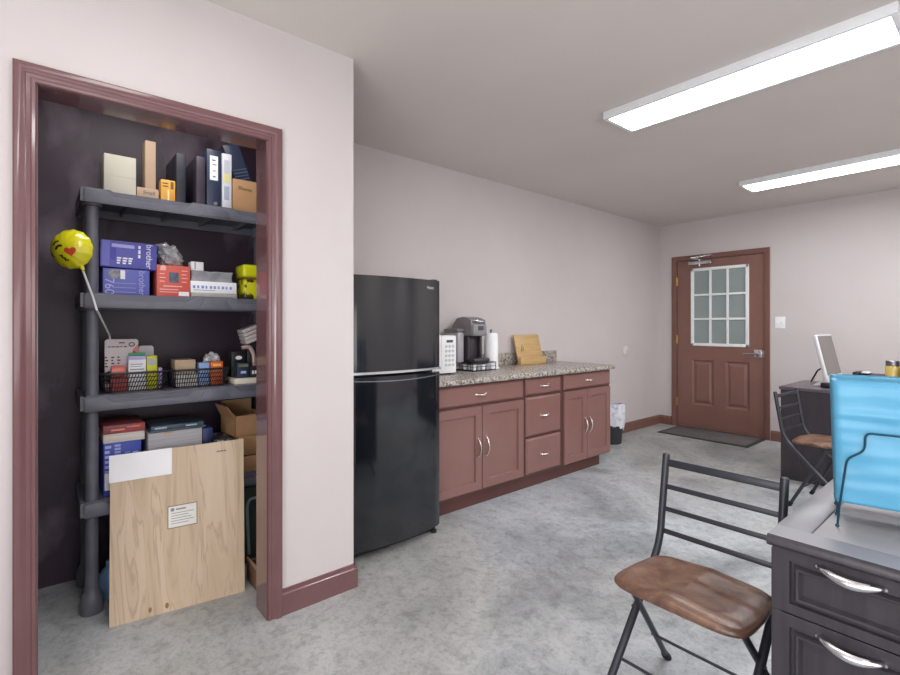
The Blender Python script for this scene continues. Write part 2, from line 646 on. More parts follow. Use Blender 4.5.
struct('wall_closet_side', B().box(XL - .1, YE - .06, 0, XC - .12, YE, CE), M_WALL)
struct('wall_closet_right', B().box(XL, YE - .08, 0, XC - .12, YE - .06, CE), M_DARKWALL)
struct('wall_closet_back', B().box(XL - .1, -.55, 0, XL, YE - .06, CE), M_DARKWALL)
struct('wall_closet_left', B().box(XL, -.55, 0, XC - .12, -.5, CE), M_DARKWALL)


def sweep(y0, y1, zt, prof, place):
    """door casing: U-shaped mitred sweep; prof = (offset outward, protrusion)"""
    t = bmesh.new()
    rows = []
    for o, d in prof:
        rows.append([t.verts.new(place(y0 - o, 0, d)), t.verts.new(place(y0 - o, zt + o, d)),
                     t.verts.new(place(y1 + o, zt + o, d)), t.verts.new(place(y1 + o, 0, d))])
    k = len(rows)
    for i in range(k):
        a = rows[i]; b = rows[(i + 1) % k]
        for j in range(3):
            t.faces.new((a[j], a[j + 1], b[j + 1], b[j]))
    t.faces.new([r[0] for r in rows]); t.faces.new([r[3] for r in rows])
    bmesh.ops.recalc_face_normals(t, faces=t.faces[:])
    b = B()
    return b._merge(t)


CAS = [(0, 0), (0, .010), (.004, .014), (.012, .015), (.016, .012), (.026, .014), (.034, .020), (.046, .023), (.054, .023), (.058, .020), (.058, 0)]
b = sweep(0.008, 0.750, 2.030, CAS, lambda y, z, d: (XC + d, y, z))
b.box(XC - .125, OY0, 0, XC + .002, 0.011, 2.04)
b.box(XC - .125, 0.747, 0, XC + .002, OY1, 2.04)
b.box(XC - .125, OY0, 2.029, XC + .002, OY1, OZ)
struct('trim_1', b, M_TRIMTINT, angle=25)


def base_profile(h=.11, t=.016):
    return [(0, 0), (t, 0), (t, h - .022), (t - .004, h - .018), (t - .007, h - .006), (t - .010, h), (0, h)]


b = B()
b.prism([(XC + d, z) for d, z in base_profile()], 'y', .808, YE + .014)
b.prism([(YE + d, z) for d, z in base_profile()], 'x', XC - .25, XC + .014)
b.prism([(XC + d, z) for d, z in base_profile()], 'y', YB, -.055)
struct('baseboard_closet', b, M_TRIMTINT)
b = B().prism([(XL + d, z) for d, z in base_profile()], 'y', 3.964, YD)
struct('baseboard_left', b, M_TRIMFAR)
b = B()
b.prism([(YD - d, z) for d, z in base_profile()], 'x', XL, -2.845)
b.prism([(YD - d, z) for d, z in base_profile()], 'x', -1.757, XR)
struct('baseboard_far', b, M_TRIMFAR)

# ---- far door
CASD = [(0, 0), (0, .010), (.006, .013), (.03, .016), (.05, .018), (.055, .014), (.055, 0)]
b = sweep(-2.783, -1.820, 2.052, CASD, lambda x, z, d: (x, YD - d, z))
b.box(DX0, YD - .002, 0, -2.780, YD + .11, DZ)
b.box(-1.823, YD - .002, 0, DX1, YD + .11, DZ)
b.box(DX0, YD - .002, 2.049, DX1, YD + .11, DZ)
b.box(DX0, YD - .002, 0, DX1, YD + .11, .018)
struct('trim_2', b, M_TRIMFAR, angle=25)
LX0, LX1, LZ0, LZ1, LY = -2.777, -1.826, .024, 2.046, YD + .012     # leaf
WX0, WX1, WZ0, WZ1 = -2.612, -1.975, 1.005, 1.945                   # lite frame
b = B()
# leaf built of stiles and rails around the lite and two raised panels
PZ0, PZ1 = .290, .835
PXS = ((-2.600, -2.350), (-2.220, -1.972))
def face_box(x0, z0, x1, z1, y0=LY, y1=LY + .044):
    b.box(x0, y0, z0, x1, y1, z1)
face_box(LX0, LZ0, WX0, LZ1); face_box(WX1, LZ0, LX1, LZ1)
face_box(WX0, WZ1, WX1, LZ1); face_box(WX0, LZ0, WX1, PZ0); face_box(WX0, PZ1, WX1, WZ0)
face_box(WX0, PZ0, PXS[0][0], PZ1); face_box(PXS[0][1], PZ0, PXS[1][0], PZ1); face_box(PXS[1][1], PZ0, WX1, PZ1)
for px0, px1 in PXS:
    face_box(px0, PZ0, px1, PZ1, LY + .014, LY + .044)
    t = bmesh.new()
    lv = []
    for ins, dy in ((0, .001), (.018, .013), (.03, .013), (.055, .003)):
        lv.append([t.verts.new((px0 + ins if s else px1 - ins, LY + dy, PZ0 + ins if q else PZ1 - ins)) for s, q in ((1, 1), (0, 1), (0, 0), (1, 0))])
    for a, c in zip(lv, lv[1:]):
        for j in range(4):
            t.faces.new((a[j], a[(j + 1) % 4], c[(j + 1) % 4], c[j]))
    t.faces.new(lv[-1])
    bmesh.ops.recalc_face_normals(t, faces=t.faces[:])
    b._merge(t)
door = struct('door_1', b, M_DOOR, angle=20)
b = B()
f = .035
b.box(WX0, LY - .014, WZ0, WX1, LY + .03, WZ0 + f, .006).box(WX0, LY - .014, WZ1 - f, WX1, LY + .03, WZ1, .006)
b.box(WX0, LY - .014, WZ0, WX0 + f, LY + .03, WZ1, .006).box(WX1 - f, LY - .014, WZ0, WX1, LY + .03, WZ1, .006)
gx = (WX1 - WX0 - 2 * f) / 3; gz = (WZ1 - WZ0 - 2 * f) / 3
for k in (1, 2):
    b.box(WX0 + f + gx * k - .012, LY - .010, WZ0 + f, WX0 + f + gx * k + .012, LY + .02, WZ1 - f, .004)
    b.box(WX0 + f, LY - .009, WZ0 + f + gz * k - .012, WX1 - f, LY + .02, WZ0 + f + gz * k + .012, .004)
struct('window_frame', b, M_WHITE, door)
struct('window_pane', B().box(WX0 + .01, LY + .006, WZ0 + .01, WX1 - .01, LY + .012, WZ1 - .01), M_GLASSPANE, door)
for hz in (.308, 1.08, 1.798):
    b = B().box(-2.793, LY - .006, hz - .05, -2.768, LY + .006, hz + .05, .001)
    b.tube([(-2.779, LY - .012, hz - .052), (-2.779, LY - .012, hz + .052)], .007)
    struct('hinge', b, M_BRASS, door)
b = B().box(-1.925, LY - .012, .895, -1.845, LY, .985, .004)
b.tube([(-1.88, LY - .01, .94), (-1.88, LY - .055, .94)], .012)
b.tube(smooth_path([(-1.88, LY - .05, .94), (-1.91, LY - .055, .938), (-2.015, LY - .05, .930)], .02), [.011] * 7 + [.008])
struct('door_handle', b, M_STEEL, door)
struct('lock_plate', B().box(-1.834, LY - .006, .90, -1.822, LY + .002, .97, .001), M_STEEL, door)
b = B().box(-2.625, LY - .055, 1.985, -2.36, LY, 2.028, .008)
b.tube([(-2.50, LY - .03, 2.02), (-2.50, LY - .03, 2.048)], .012)
b.tube([(-2.50, LY - .04, 2.048), (-2.56, LY - .13, 2.06)], .009)
b.tube([(-2.56, LY - .13, 2.06), (-2.40, LY - .03, 2.085)], .009)
b.box(-2.44, LY - .045, 2.075, -2.36, YD - .016, 2.098, .003)
b.tube([(-2.50, LY - .03, 1.965), (-2.50, LY - .03, 1.99)], .012)
struct('door_closer', b, M_STEEL, door)

# light switch on the far wall
sw = thing('light_switch', 'white double light switch plate on far wall beside the brown door', 'light switch', (-1.672, YD, 1.283))
part('plate', B().box(-1.719, YD - .006, 1.220, -1.625, YD, 1.346, .003), M_WHITE, sw, True)
for dx in (-.023, .023):
    part('toggle', B().box(-1.672 + dx - .005, YD - .016, 1.275, -1.672 + dx + .005, YD - .004, 1.298, .002), M_WHITE, sw, True)
# round bumper on the left wall
single('wall_bumper', B().lathe([(0, .0), (.062, 0), (.062, .008), (.05, .016), (.018, .018), (.014, .013), (0, .012)], n=28,
       M=Matrix.Translation((XL, 5.257, .949)) @ Matrix.Rotation(R(90), 4, 'Y')), mat('wall bumper', '#cdc6c4', 0.5),
       'round pale door bumper fixed to the beige left wall', 'wall bumper')


# ------------------------------------------------------------------ ceiling lamps
def ceiling_lamp(loc, label, copy_of=None):
    if copy_of:
        return dup(copy_of, loc, 0, label)
    t = thing('ceiling_light', label, 'ceiling light', loc)
    w, d, h = 1.30, .308, .045
    b = B()
    b.box(0, 0, -h, w, .022, 0, .002).box(0, d - .020, -h, w, d, 0, .002)
    b.box(0, .016, -h, .024, d - .016, 0, .002).box(w - .024, .016, -h, w, d - .016, 0, .002)
    b.box(.016, .016, -.008, w - .016, d - .016, 0)
    part('frame', b, M_FIX, t)
    part('diffuser', B().box(.027, .0225, -h + .003, w - .027, d - .025, -.012), M_DIFF, t)
    return t


L1 = ceiling_lamp((-1.608, 2.580, CE), 'long flat white ceiling light nearer the camera, above the near chair')
ceiling_lamp((-1.608, 4.720, CE), 'long flat white ceiling light farther away, nearer the brown door', L1)


# ------------------------------------------------------------------ refrigerator
FY0, FY1, FX = 1.222, 1.862, -2.262
fr = thing('refrigerator', 'tall glossy black top freezer refrigerator between closet wall and brown cabinets', 'refrigerator', (-2.6, 1.53, 0))


def bowed(x_back, bulge, z0, z1, n=20, dz=0.0):
    """a slab whose front bows out in plan"""
    poly = [(x_back, FY0)]
    for i in range(n + 1):
        s = i / n
        e = 1 - (2 * s - 1) ** 2
        corner = -.012 * (max(0, 1 - min(s, 1 - s) / .02)) ** 2
        poly.append((FX + bulge * e + corner, FY0 + (FY1 - FY0) * s))
    poly.append((x_back, FY1))
    return B().prism(poly, 'z', z0, z1)


part('cabinet', B().box(-2.965, FY0 + .004, .045, -2.335, FY1 - .004, 1.510, .006), M_FRIDGESIDE, fr, True)
part('freezer_door', bowed(-2.330, .040, .990, 1.517), M_FRIDGE, fr, True, angle=30)
part('refrigerator_door', bowed(-2.330, .040, .052, .972), M_FRIDGE, fr, True, angle=30)
# light trim strips at the split
def bow_strip(z0, z1, out, dip=0.0, th=.006):
    n = 20
    t = bmesh.new()
    rows = []
    for i in range(n + 1):
        s = i / n
        e = 1 - (2 * s - 1) ** 2
        x = FX + .040 * e
        y = FY0 + .003 + (FY1 - FY0 - .006) * s
        d = dip * e
        rows.append([t.verts.new(q) for q in ((x - .02, y, z0 - d), (x + out, y, z0 - d), (x + out, y, z1 - d), (x - .02, y, z1 - d))])
    for a, c in zip(rows, rows[1:]):
        for j in range(4):
            t.faces.new((a[j], a[(j + 1) % 4], c[(j + 1) % 4], c[j]))
    t.faces.new(rows[0]); t.faces.new(rows[-1][::-1])
    bmesh.ops.recalc_face_normals(t, faces=t.faces[:])
    return B()._merge(t)
part('door_trim', bow_strip(.987, 1.0, .004), M_SILVER, fr, True)
part('handle', bow_strip(.955, .961, .005, .012), mat('dark silver handle', '#8c9096', 0.25, 0.8), fr, True)
b = text_bm('Haier', .028, (FX + .0255, FY1 - .098, 1.470), Matrix.Rotation(R(10), 4, 'Z') @ FACE['x'])
part('badge', b, M_SILVER, fr, True, label='small silver badge lettering')
part('toe_grille', B().box(-2.36, FY0 + .02, .012, -2.29, FY1 - .02, .05, .003), M_BLACK, fr, True)
for fy in (FY0 + .05, FY1 - .03):
    part('foot', B().lathe([(.018, 0), (.018, .016), (.010, .018), (.010, .05)], (-2.292, fy, 0), 14), M_BLACK, fr, True)
for fy in (FY0 + .05, FY1 - .05):
    part('foot', B().lathe([(.018, 0), (.018, .016), (.010, .018), (.010, .05)], (-2.90, fy, 0), 14), M_BLACK, fr, True)
part('hinge_cap', B().box(-2.38, FY1 - .055, 1.510, -2.27, FY1 - .015, 1.526, .005), M_BLACK, fr, True)


# ------------------------------------------------------------------ base cabinets
def shaker(y0, y1, z0, z1, xf=-2.400, th=.019, fw=.058, rec=.014):
    b = B()
    t = bmesh.new()
    def ring(ins, x):
        return [t.verts.new((x, y, z)) for y, z in ((y0 + ins, z0 + ins), (y1 - ins, z0 + ins), (y1 - ins, z1 - ins), (y0 + ins, z1 - ins))]
    lv = [ring(0, xf - th), ring(0, xf - .003), ring(.003, xf), ring(fw, xf), ring(fw + .003, xf - rec * .5), ring(fw + .005, xf - rec)]
    for a, c in zip(lv, lv[1:]):
        for j in range(4):
            t.faces.new((a[j], a[(j + 1) % 4], c[(j + 1) % 4], c[j]))
    t.faces.new(lv[-1]); t.faces.new(lv[0][::-1])
    bmesh.ops.recalc_face_normals(t, faces=t.faces[:])
    return b._merge(t)


def slab(y0, y1, z0, z1, xf=-2.400, th=.019):
    t = bmesh.new()
    def ring(ins, x):
        return [t.verts.new((x, y, z)) for y, z in ((y0 + ins, z0 + ins), (y1 - ins, z0 + ins), (y1 - ins, z1 - ins), (y0 + ins, z1 - ins))]
    lv = [ring(0, xf - th), ring(0, xf - .010), ring(.004, xf - .006), ring(.012, xf)]
    for a, c in zip(lv, lv[1:]):
        for j in range(4):
            t.faces.new((a[j], a[(j + 1) % 4], c[(j + 1) % 4], c[j]))
    t.faces.new(lv[-1]); t.faces.new(lv[0][::-1])
    bmesh.ops.recalc_face_normals(t, faces=t.faces[:])
    return B()._merge(t)


def pull(p0, p1, out=.026):
    b = B().tube(arc(p0, p1, (out, 0, 0), 10), [.0055, .006, .0065, .007, .0075, .0078, .0075, .007, .0065, .006, .0055], 8)
    for p in (p0, p1):
        b.lathe([(.009, 0), (.009, .004), (.005, .006)], M=Matrix.Translation(p) @ Matrix.Rotation(R(90), 4, 'Y'), n=12)
    return b


def cab_drawer(t, y0, y1, z0, z1, hz=None):
    d = part('drawer', slab(y0, y1, z0, z1), M_CAB, t, True, angle=20)
    yc, zc = (y0 + y1) / 2, (z0 + z1) / 2
    part('handle', pull((-2.400, yc - .048, zc), (-2.400, yc + .048, zc)), M_NICKEL, d, True)


def cab_door(t, y0, y1, z0, z1, hy, hz):
    d = part('door', shaker(y0, y1, z0, z1), M_CAB, t, True, angle=20)
    part('handle', pull((-2.400, hy, hz - .062), (-2.400, hy, hz + .062)), M_NICKEL, d, True)


def carcass(y0, y1, tk1=None):
    b = B().box(-2.995, y0, .10, -2.419, y1, .857)
    return b


CABS = ((1.868, 2.790, 'brown base cabinet with wide drawer over two doors, beside black refrigerator'),
        (2.791, 3.249, 'brown base cabinet with stack of three drawers, middle of the run'),
        (3.250, 3.962, 'brown base cabinet with two doors at the far end, beside the waste bin'))
for k, (y0, y1, lb) in enumerate(CABS):
    t = thing('base_cabinet', lb, 'cabinet', (-2.70, (y0 + y1) / 2, 0))
    part('body', carcass(y0, y1), M_CABIN, t, True)
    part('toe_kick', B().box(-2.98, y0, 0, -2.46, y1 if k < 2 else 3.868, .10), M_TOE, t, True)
    if k == 0:
        cab_drawer(t, 1.886, 2.776, .710, .843)
        cab_door(t, 1.886, 2.344, .122, .694, 2.308, .41)
        cab_door(t, 2.350, 2.776, .122, .694, 2.388, .41)
    elif k == 1:
        cab_drawer(t, 2.808, 3.230, .722, .845)
        cab_drawer(t, 2.808, 3.230, .408, .702)
        cab_drawer(t, 2.808, 3.230, .122, .388)
    else:
        cab_drawer(t, 3.278, 3.955, .722, .848)
        cab_door(t, 3.278, 3.594, .112, .704, 3.562, .40)
        cab_door(t, 3.599, 3.955, .112, .704, 3.632, .40)
ct = thing('countertop', 'speckled grey brown countertop running along the brown cabinets', 'countertop', (-2.68, 2.92, .857))
b = B().prism([(-2.998, .8575), (-2.372, .8575), (-2.366, .866), (-2.365, .880), (-2.370, .891), (-2.378, .8955), (-2.998, .8955)], 'y', 1.862, 3.972)
part('slab', b, M_GRAN, ct, True)
part('backsplash', B().box(-2.999, 1.862, .8955, -2.978, 3.932, 1.003, .004), M_GRAN, ct, True)
CT = .8956

# ---- microwave
mw = thing('microwave', 'small white microwave standing on the countertop next to the refrigerator', 'microwave', (-2.82, 2.09, CT))
part('body', B().box(-2.965, 1.872, CT + .012, -2.655, 2.318, 1.178, .006), M_WHITE, mw, True)
part('door', B().box(-2.656, 1.874, CT + .014, -2.642, 2.175, 1.176, .004), M_WHITE, mw, True)
part('window', B().box(-2.644, 1.91, CT + .06, -2.6405, 2.145, 1.125, .001), mat('pale grey window', '#c9ccce', 0.15), mw, True)
cp = part('control_panel', B().box(-2.656, 2.178, CT + .014, -2.642, 2.316, 1.176, .004), M_WHITE, mw, True)
part('display', B().box(-2.643, 2.225, 1.128, -2.6405, 2.285, 1.146, .0005), M_DKGREY, cp, True)
for i in range(5):
    for j in range(3):
        part('button', B().lathe([(0, 0), (.0115, 0), (.011, .003), (0, .003)], n=12, M=Matrix.Translation((-2.6425, 2.222 + j * .031, 1.100 - i * .033)) @ Matrix.Rotation(R(90), 4, 'Y')),
             mat('grey key', '#c2c4c6', 0.5), cp, True)
for fx in (-2.93, -2.68):
    for fy in (1.90, 2.29):
        part('foot', B().lathe([(.012, 0), (.012, .013)], (fx, fy, CT), 12), M_DKGREY, mw, True)

# ---- pod drawer, coffee brewer
TY0, TY1 = 2.535, 2.790
tr = thing('pod_drawer', 'black wire coffee pod drawer under the brewer', 'pod drawer', (-2.83, 2.66, CT))
b = B().box(-2.965, TY0, CT + .003, -2.700, TY1, CT + .009, .002)
part('base', b, M_BLACK, tr, True)
part('top', B().box(-2.965, TY0, CT + .060, -2.700, TY1, CT + .067, .003), M_BLACK, tr, True)
for yy in (TY0 + .003, TY1 - .003):
    for xx in (-2.96, -2.83, -2.704):
        part('wire_post', B().tube([(xx, yy, CT), (xx, yy, CT + .062)], .003, 8), M_BLACK, tr, True)
part('wire_rail', B().tube([(-2.702, TY0, CT + .035), (-2.702, TY1, CT + .035)], .002, 6), M_BLACK, tr, True)
part('wire_rail', B().tube([(-2.96, TY0 + .002, CT + .035), (-2.70, TY0 + .002, CT + .035)], .002, 6), M_BLACK, tr, True)
pod = None
n = 0
for (px, py) in [(-2.722, TY0 + .03 + k * .049) for k in range(5)] + [(-2.722 - k * .049, TY0 + .03) for k in range(1, 5)]:
    b = B().lathe([(.016, 0), (.021, .036), (.0235, .037), (.0235, .040), (0, .040)], (px, py, CT + .0095), 16)
    single('coffee_pod', b, M_WHITE if n % 2 == 0 else mat('silver pod foil', '#b9bac2', 0.3, 0.6),
           ('white' if n % 2 == 0 else 'silver') + ' coffee pod inside the black wire drawer under the brewer', 'coffee pod', group='white pods in the drawer' if n % 2 == 0 else 'silver pods in the drawer')
    n += 1
CZ = CT + .0672
cm = thing('coffee_maker', 'grey single cup coffee brewer standing on the black pod drawer', 'coffee maker', (-2.85, 2.64, CZ))
# housing: seen from the side it bows over from the wall to the brew head
sil = [(-2.972, CZ), (-2.86, CZ), (-2.86, CZ + .20), (-2.735, CZ + .215), (-2.722, CZ + .26), (-2.726, CZ + .322), (-2.76, CZ + .345),
       (-2.83, CZ + .357), (-2.90, CZ + .345), (-2.95, CZ + .29), (-2.972, CZ + .22)]
part('housing', B().prism(sil, 'y', 2.540, 2.700, .010), M_BREW, cm, True)
part('side_tank', B().box(-2.968, 2.468, CZ, -2.800, 2.537, CZ + .235, .012), M_WATER, cm, True)
part('tank_lid', B().box(-2.970, 2.466, CZ + .236, -2.797, 2.539, CZ + .262, .010), M_BREW, cm, True)
hd = part('brew_head', B().box(-2.790, 2.546, CZ + .205, -2.700, 2.694, CZ + .300, .020, 3), M_SMOKE, cm, True)
part('lid_handle', B().tube(smooth_path([(-2.80, 2.552, CZ + .334), (-2.715, 2.552, CZ + .328), (-2.690, 2.620, CZ + .316), (-2.715, 2.688, CZ + .328), (-2.80, 2.688, CZ + .334)], .03), .008, 8), M_STEEL, cm, True)
part('column', B().box(-2.862, 2.552, CZ + .01, -2.80, 2.688, CZ + .205, .01), M_SMOKED, cm, True)
for py in (2.556, 2.684):
    part('post', B().box(-2.80, py - .010, CZ + .02, -2.765, py + .010, CZ + .21, .004), M_SMOKED, cm, True)
part('drip_tray', B().box(-2.860, 2.560, CZ, -2.705, 2.725, CZ + .032, .010), M_SMOKED, cm, True)
part('button_panel', B().box(-2.702, 2.59, CZ + .25, -2.6975, 2.65, CZ + .285, .002), M_DKGREY, cm, True)

# ---- white jug next to it
jg = thing('paper_towel_holder', 'white paper towel roll upright on countertop right of the coffee brewer', 'paper towel', (-2.83, 2.862, CT))
part('base', B().lathe([(0, 0), (.068, 0), (.068, .006), (.062, .012), (0, .012)], (-2.83, 2.862, CT), 32), M_WHITE, jg, True)
part('paper_roll', B().lathe([(.020, .012), (.058, .012), (.060, .02), (.057, .23), (.053, .282), (.047, .292), (.018, .292)], (-2.83, 2.862, CT), 36), mat('soft white paper', '#f0f0f2', 0.8, bump=.1, bscale=40), jg, True)
part('rod', B().lathe([(.006, .01), (.006, .30), (.011, .305), (.012, .315), (.007, .322), (0, .323)], (-2.83, 2.862, CT), 14), M_GREYLID, jg, True)

# ---- wooden stand
wd = thing('wooden_stand', 'honey wood stand with a leaning board and front ledge before the backsplash', 'wooden stand', (-2.90, 3.447, CT))
Mr = Matrix.Translation((-2.888, 3.447, CT + .012)) @ Matrix.Rotation(R(-15), 4, 'Y')
part('board', B().box(-.016, -.172, 0, .0, .172, .268, .006, M=Mr), M_WOOD, wd, True)
b = B().prism([(-2.915, CT), (-2.868, CT), (-2.863, CT + .006), (-2.863, CT + .066), (-2.868, CT + .072), (-2.884, CT + .072), (-2.888, CT + .02), (-2.915, CT + .012)], 'y', 3.272, 3.622, .002)
part('ledge', b, M_WOOD, wd, True)
b = B()
Mf = Mr @ Matrix.Translation((.0012, 0, 0))
b.tube([(0, -.118, .125), (0, -.108, .112), (0, -.092, .165)], .0035, 6, M=Mf).tube([(0, -.085, .115), (0, -.075, .150)], .003, 6, M=Mf)
part('carved_mark', b, mat('burnt wood mark', '#7f6234', 0.6), wd, True)

# ---- waste bin
BX, BY = -2.83, 4.675
wb = thing('waste_bin', 'dark waste bin with a white bag hanging over its rim beyond the cabinets', 'waste bin', (BX, BY, 0))
part('bin', B().lathe([(0, 0), (.098, 0), (.104, .01), (.128, .385), (.134, .39), (.134, .40), (.124, .40), (.10, .02), (0, .02)], (BX, BY, 0), 32), M_BIN, wb, True)
b = B()
def liner(u, v):
    a = u * 2 * PI
    dr = .010 * noise.noise((math.cos(a) * 4, math.sin(a) * 4, v * 3)) + .006 * math.sin(a * 9)
    low = .205 + .07 * noise.noise((math.cos(a) * 2 + 5, math.sin(a) * 2, 0)) - .06 * max(0, math.cos(a - .9))
    if v < .15:
        z = .36 + .065 * (v / .15); r = .112 + .01 * v
    else:
        k = (v - .15) / .85
        z = .425 - (0.425 - low) * k; r = .1365 + .012 * math.sin(PI * k) + dr * (.3 + k) - .012 * k
    return (BX + r * math.cos(a), BY + r * math.sin(a), z)
b.grid(liner, 60, 14)
bmesh.ops.remove_doubles(b.bm, verts=b.bm.verts[:], dist=1e-4)
part('bin_liner', b, M_LINER, wb, True)

# ---- door mat
dm = thing('door_mat', 'dark grey ribbed doormat on concrete before the brown door', 'doormat', (-2.28, 5.81, 0))
part('border', B().box(-2.755, 5.525, .0005, -1.80, 6.075, .008, .003), M_MATEDGE, dm, True)
part('pile', B().box(-2.72, 5.56, .006, -1.835, 6.04, .012, .002), M_MAT, dm, True)


# ------------------------------------------------------------------ plastic shelving in the closet
SX0, SX1, SY0, SY1 = -2.962, -2.576, .146, 1.050
DECK = (1.842, 1.390, .945, .490)
sh = thing('shelving_unit', 'charcoal plastic four shelf storage rack inside the dark closet', 'shelving unit', (-2.766, .5925, 0))
POSTS = [(x, y) for x in (SX1 - .036, SX0 + .042) for y in (SY0 + .042, SY1 - .048)]
for dk in DECK:
    b = B()
    b.box(SX0 + .01, SY0 + .01, dk - .022, SX1 - .012, SY1 - .01, dk - .004)
    zl = dk - .062
    # notched lips front and back
    prof = [(SY0 + .02, zl), (SY1 - .02, zl), (SY1 - .02, dk), (SY1 - .105, dk), (SY1 - .13, dk - .016), (.79, dk - .016), (.762, dk), (.578, dk), (.55, dk - .016),
            (SY0 + .13, dk - .016), (SY0 + .105, dk), (SY0 + .02, dk)]
    b.prism(prof, 'x', SX1 - .014, SX1)
    b.prism(prof, 'x', SX0, SX0 + .014)
    # raised band of the front lip, stepping down along the two long dips
    ya, yb = SY0 + .012, SY1 - .012
    b.prism([(ya, zl - .004), (yb, zl - .004), (yb, dk - .006), (SY1 - .085, dk - .006), (SY1 - .115, dk - .032), (.80, dk - .032), (.765, dk - .006),
             (.585, dk - .006), (.55, dk - .032), (SY0 + .115, dk - .032), (SY0 + .085, dk - .006), (ya, dk - .006)], 'x', SX1 - .002, SX1 + .011, .003)
    b.prism([(.60, zl + .004), (.75, zl + .004), (.725, dk - .014), (.63, dk - .014)], 'x', SX1 + .009, SX1 + .016, .002)
    b.box(SX0, SY0, zl, SX1, SY0 + .014, dk - .002).box(SX0, SY1 - .014, zl, SX1, SY1, dk - .002)
    for k in range(1, 5):
        yy = SY0 + (SY1 - SY0) * k / 5
        b.box(SX0 + .02, yy - .004, dk - .045, SX1 - .02, yy + .004, dk - .02)
    for px, py in POSTS:
        b.lathe([(.024, zl - .014), (.036, zl - .010), (.038, dk - .012), (.034, dk - .0042), (0, dk - .0041)] , (px, py, 0), 20)
    part('shelf', b, M_SHELF, sh, True)
zs = [0] + sorted(DECK)
for px, py in POSTS:
    b = B()
    b.lathe([(0, 0), (.041, 0), (.043, .045), (.040, .075), (.028, .095), (.0245, .12), (.0235, DECK[0] - .05), (0, DECK[0] - .05)], (px, py, 0), 20)
    part('post', b, M_SHELF, sh, True)


# ------------------------------------------------------------------ closet goods
def rect(b, x, y0, z0, y1, z1, t=.0008):
    return b.box(x - .0002, y0, z0, x + t, y1, z1)


def carton(name, m, label, cat, xf, dep, y0, y1, z0, z1, bev=.0025, group=None, tilt=0.0, yaw=0.0):
    b = B().box(xf - dep, y0, z0, xf, y1, z1, bev)
    if yaw:
        c = Vector((xf, (y0 + y1) / 2, z0))
        bmesh.ops.transform(b.bm, matrix=Matrix.Translation(c) @ Matrix.Rotation(yaw, 4, 'Z') @ Matrix.Translation(-c), verts=b.bm.verts[:])
    if tilt:
        c = Vector((xf, y0, z0))
        bmesh.ops.transform(b.bm, matrix=Matrix.Translation(c) @ Matrix.Rotation(tilt, 4, 'X') @ Matrix.Translation(-c), verts=b.bm.verts[:])
    return single(name, b, m, label, cat, group)


D1, D2, D3, D4 = [d - .0034 for d in DECK]
# --- top shelf
o = carton('carton', M_CREAM, 'cream square box at the left end of the top closet shelf', 'box', -2.645, .20, .238, .360, D1, 2.022)
part('lid_seam', rect(B(), -2.645, .238, 1.925, .360, 1.9265), mat('carton seam', '#b3ae9a', .7), o, True)
o = carton('carton', M_CARDLIGHT, 'small low kraft box with faded writing under the upright tan box', 'box', -2.655, .16, .364, .453, D1, 1.896)
part('writing', text_bm('Small', .024, (-2.6545, .412, 1.874), 'x', 0, .2), M_GREYINK, o, True)
carton('carton', M_CARDLIGHT, 'tall narrow tan box standing upright on the small kraft box', 'box', -2.690, .115, .402, .446, 1.8962, 2.132)
o = carton('carton', M_ORANGE, 'small orange yellow box beside the black binder on the top shelf', 'box', -2.640, .06, .460, .520, D1, 1.947)
part('print', rect(rect(rect(B(), -2.64, .500, 1.905, .512, 1.940), -2.64, .466, 1.912, .49, 1.918), -2.64, .466, 1.926, .49, 1.932), mat('brown print', '#7f5a1d', .6), o, True)
part('stripe', rect(B(), -2.64, .487, D1 + .006, .494, 1.90), mat('pale stripe', '#f0dcae', .5), o, True)


def binder(m, label, y0, y1, z1, lab=None, ring=True, group=None):
    dep = .255
    b = B().box(-2.640 - dep, y0, D1, -2.640, y1, z1, .004)
    o = single('binder', b, m, label, 'binder', group)
    return o


o = binder(M_BINDBLK, 'thick black binder right of the orange box on the top shelf', .524, .566, 2.086)
o = binder(M_BINDPLUM, 'dark plum binder between the black binder and the labelled navy binder', .612, .654, 2.092)
o = binder(M_BINDNAVY, 'wide navy binder with a white spine label on the top shelf', .660, .728, 2.140)
lb = part('spine_label', rect(B(), -2.640, .674, 1.985, .712, 2.108), M_PAPER, o, True)
part('label_print', rect(rect(rect(rect(B(), -2.6392, .684, 2.083, .700, 2.089), -2.6392, .686, 2.062, .704, 2.066), -2.6392, .688, 2.03, .700, 2.034), -2.6392, .688, 2.0, .700, 2.006), M_GREYINK, lb, True)
part('finger_ring', B().lathe([(.006, 0), (.010, 0), (.010, .002), (.006, .002)], n=16, M=Matrix.Translation((-2.640, .700, 1.868)) @ Matrix.Rotation(R(90), 4, 'Y')), M_STEEL, o, True)
o = binder(M_BINDWHT, 'white binder with a yellow and grey printed spine on the top shelf', .732, .779, 2.134)
part('spine_print', rect(B(), -2.640, .742, 2.02, .768, 2.10), mat('pale grey print', '#b6b9c4', .5), o, True)
part('spine_print', rect(B(), -2.640, .740, 1.985, .772, 2.03, .001), M_YPATCH, o, True)
part('spine_print', rect(B(), -2.640, .742, 1.895, .766, 1.965), mat('blue grey print', '#9fa6ba', .5), o, True)
o = carton('carton', M_CARD, 'kraft box with handwritten black word at the right end of the top shelf', 'box', -2.640, .22, .784, .985, D1, 2.014)
part('handwriting', text_bm('Shorts', .027, (-2.6395, .843, 1.967), 'x', R(-4), .25), M_INK, o, True)
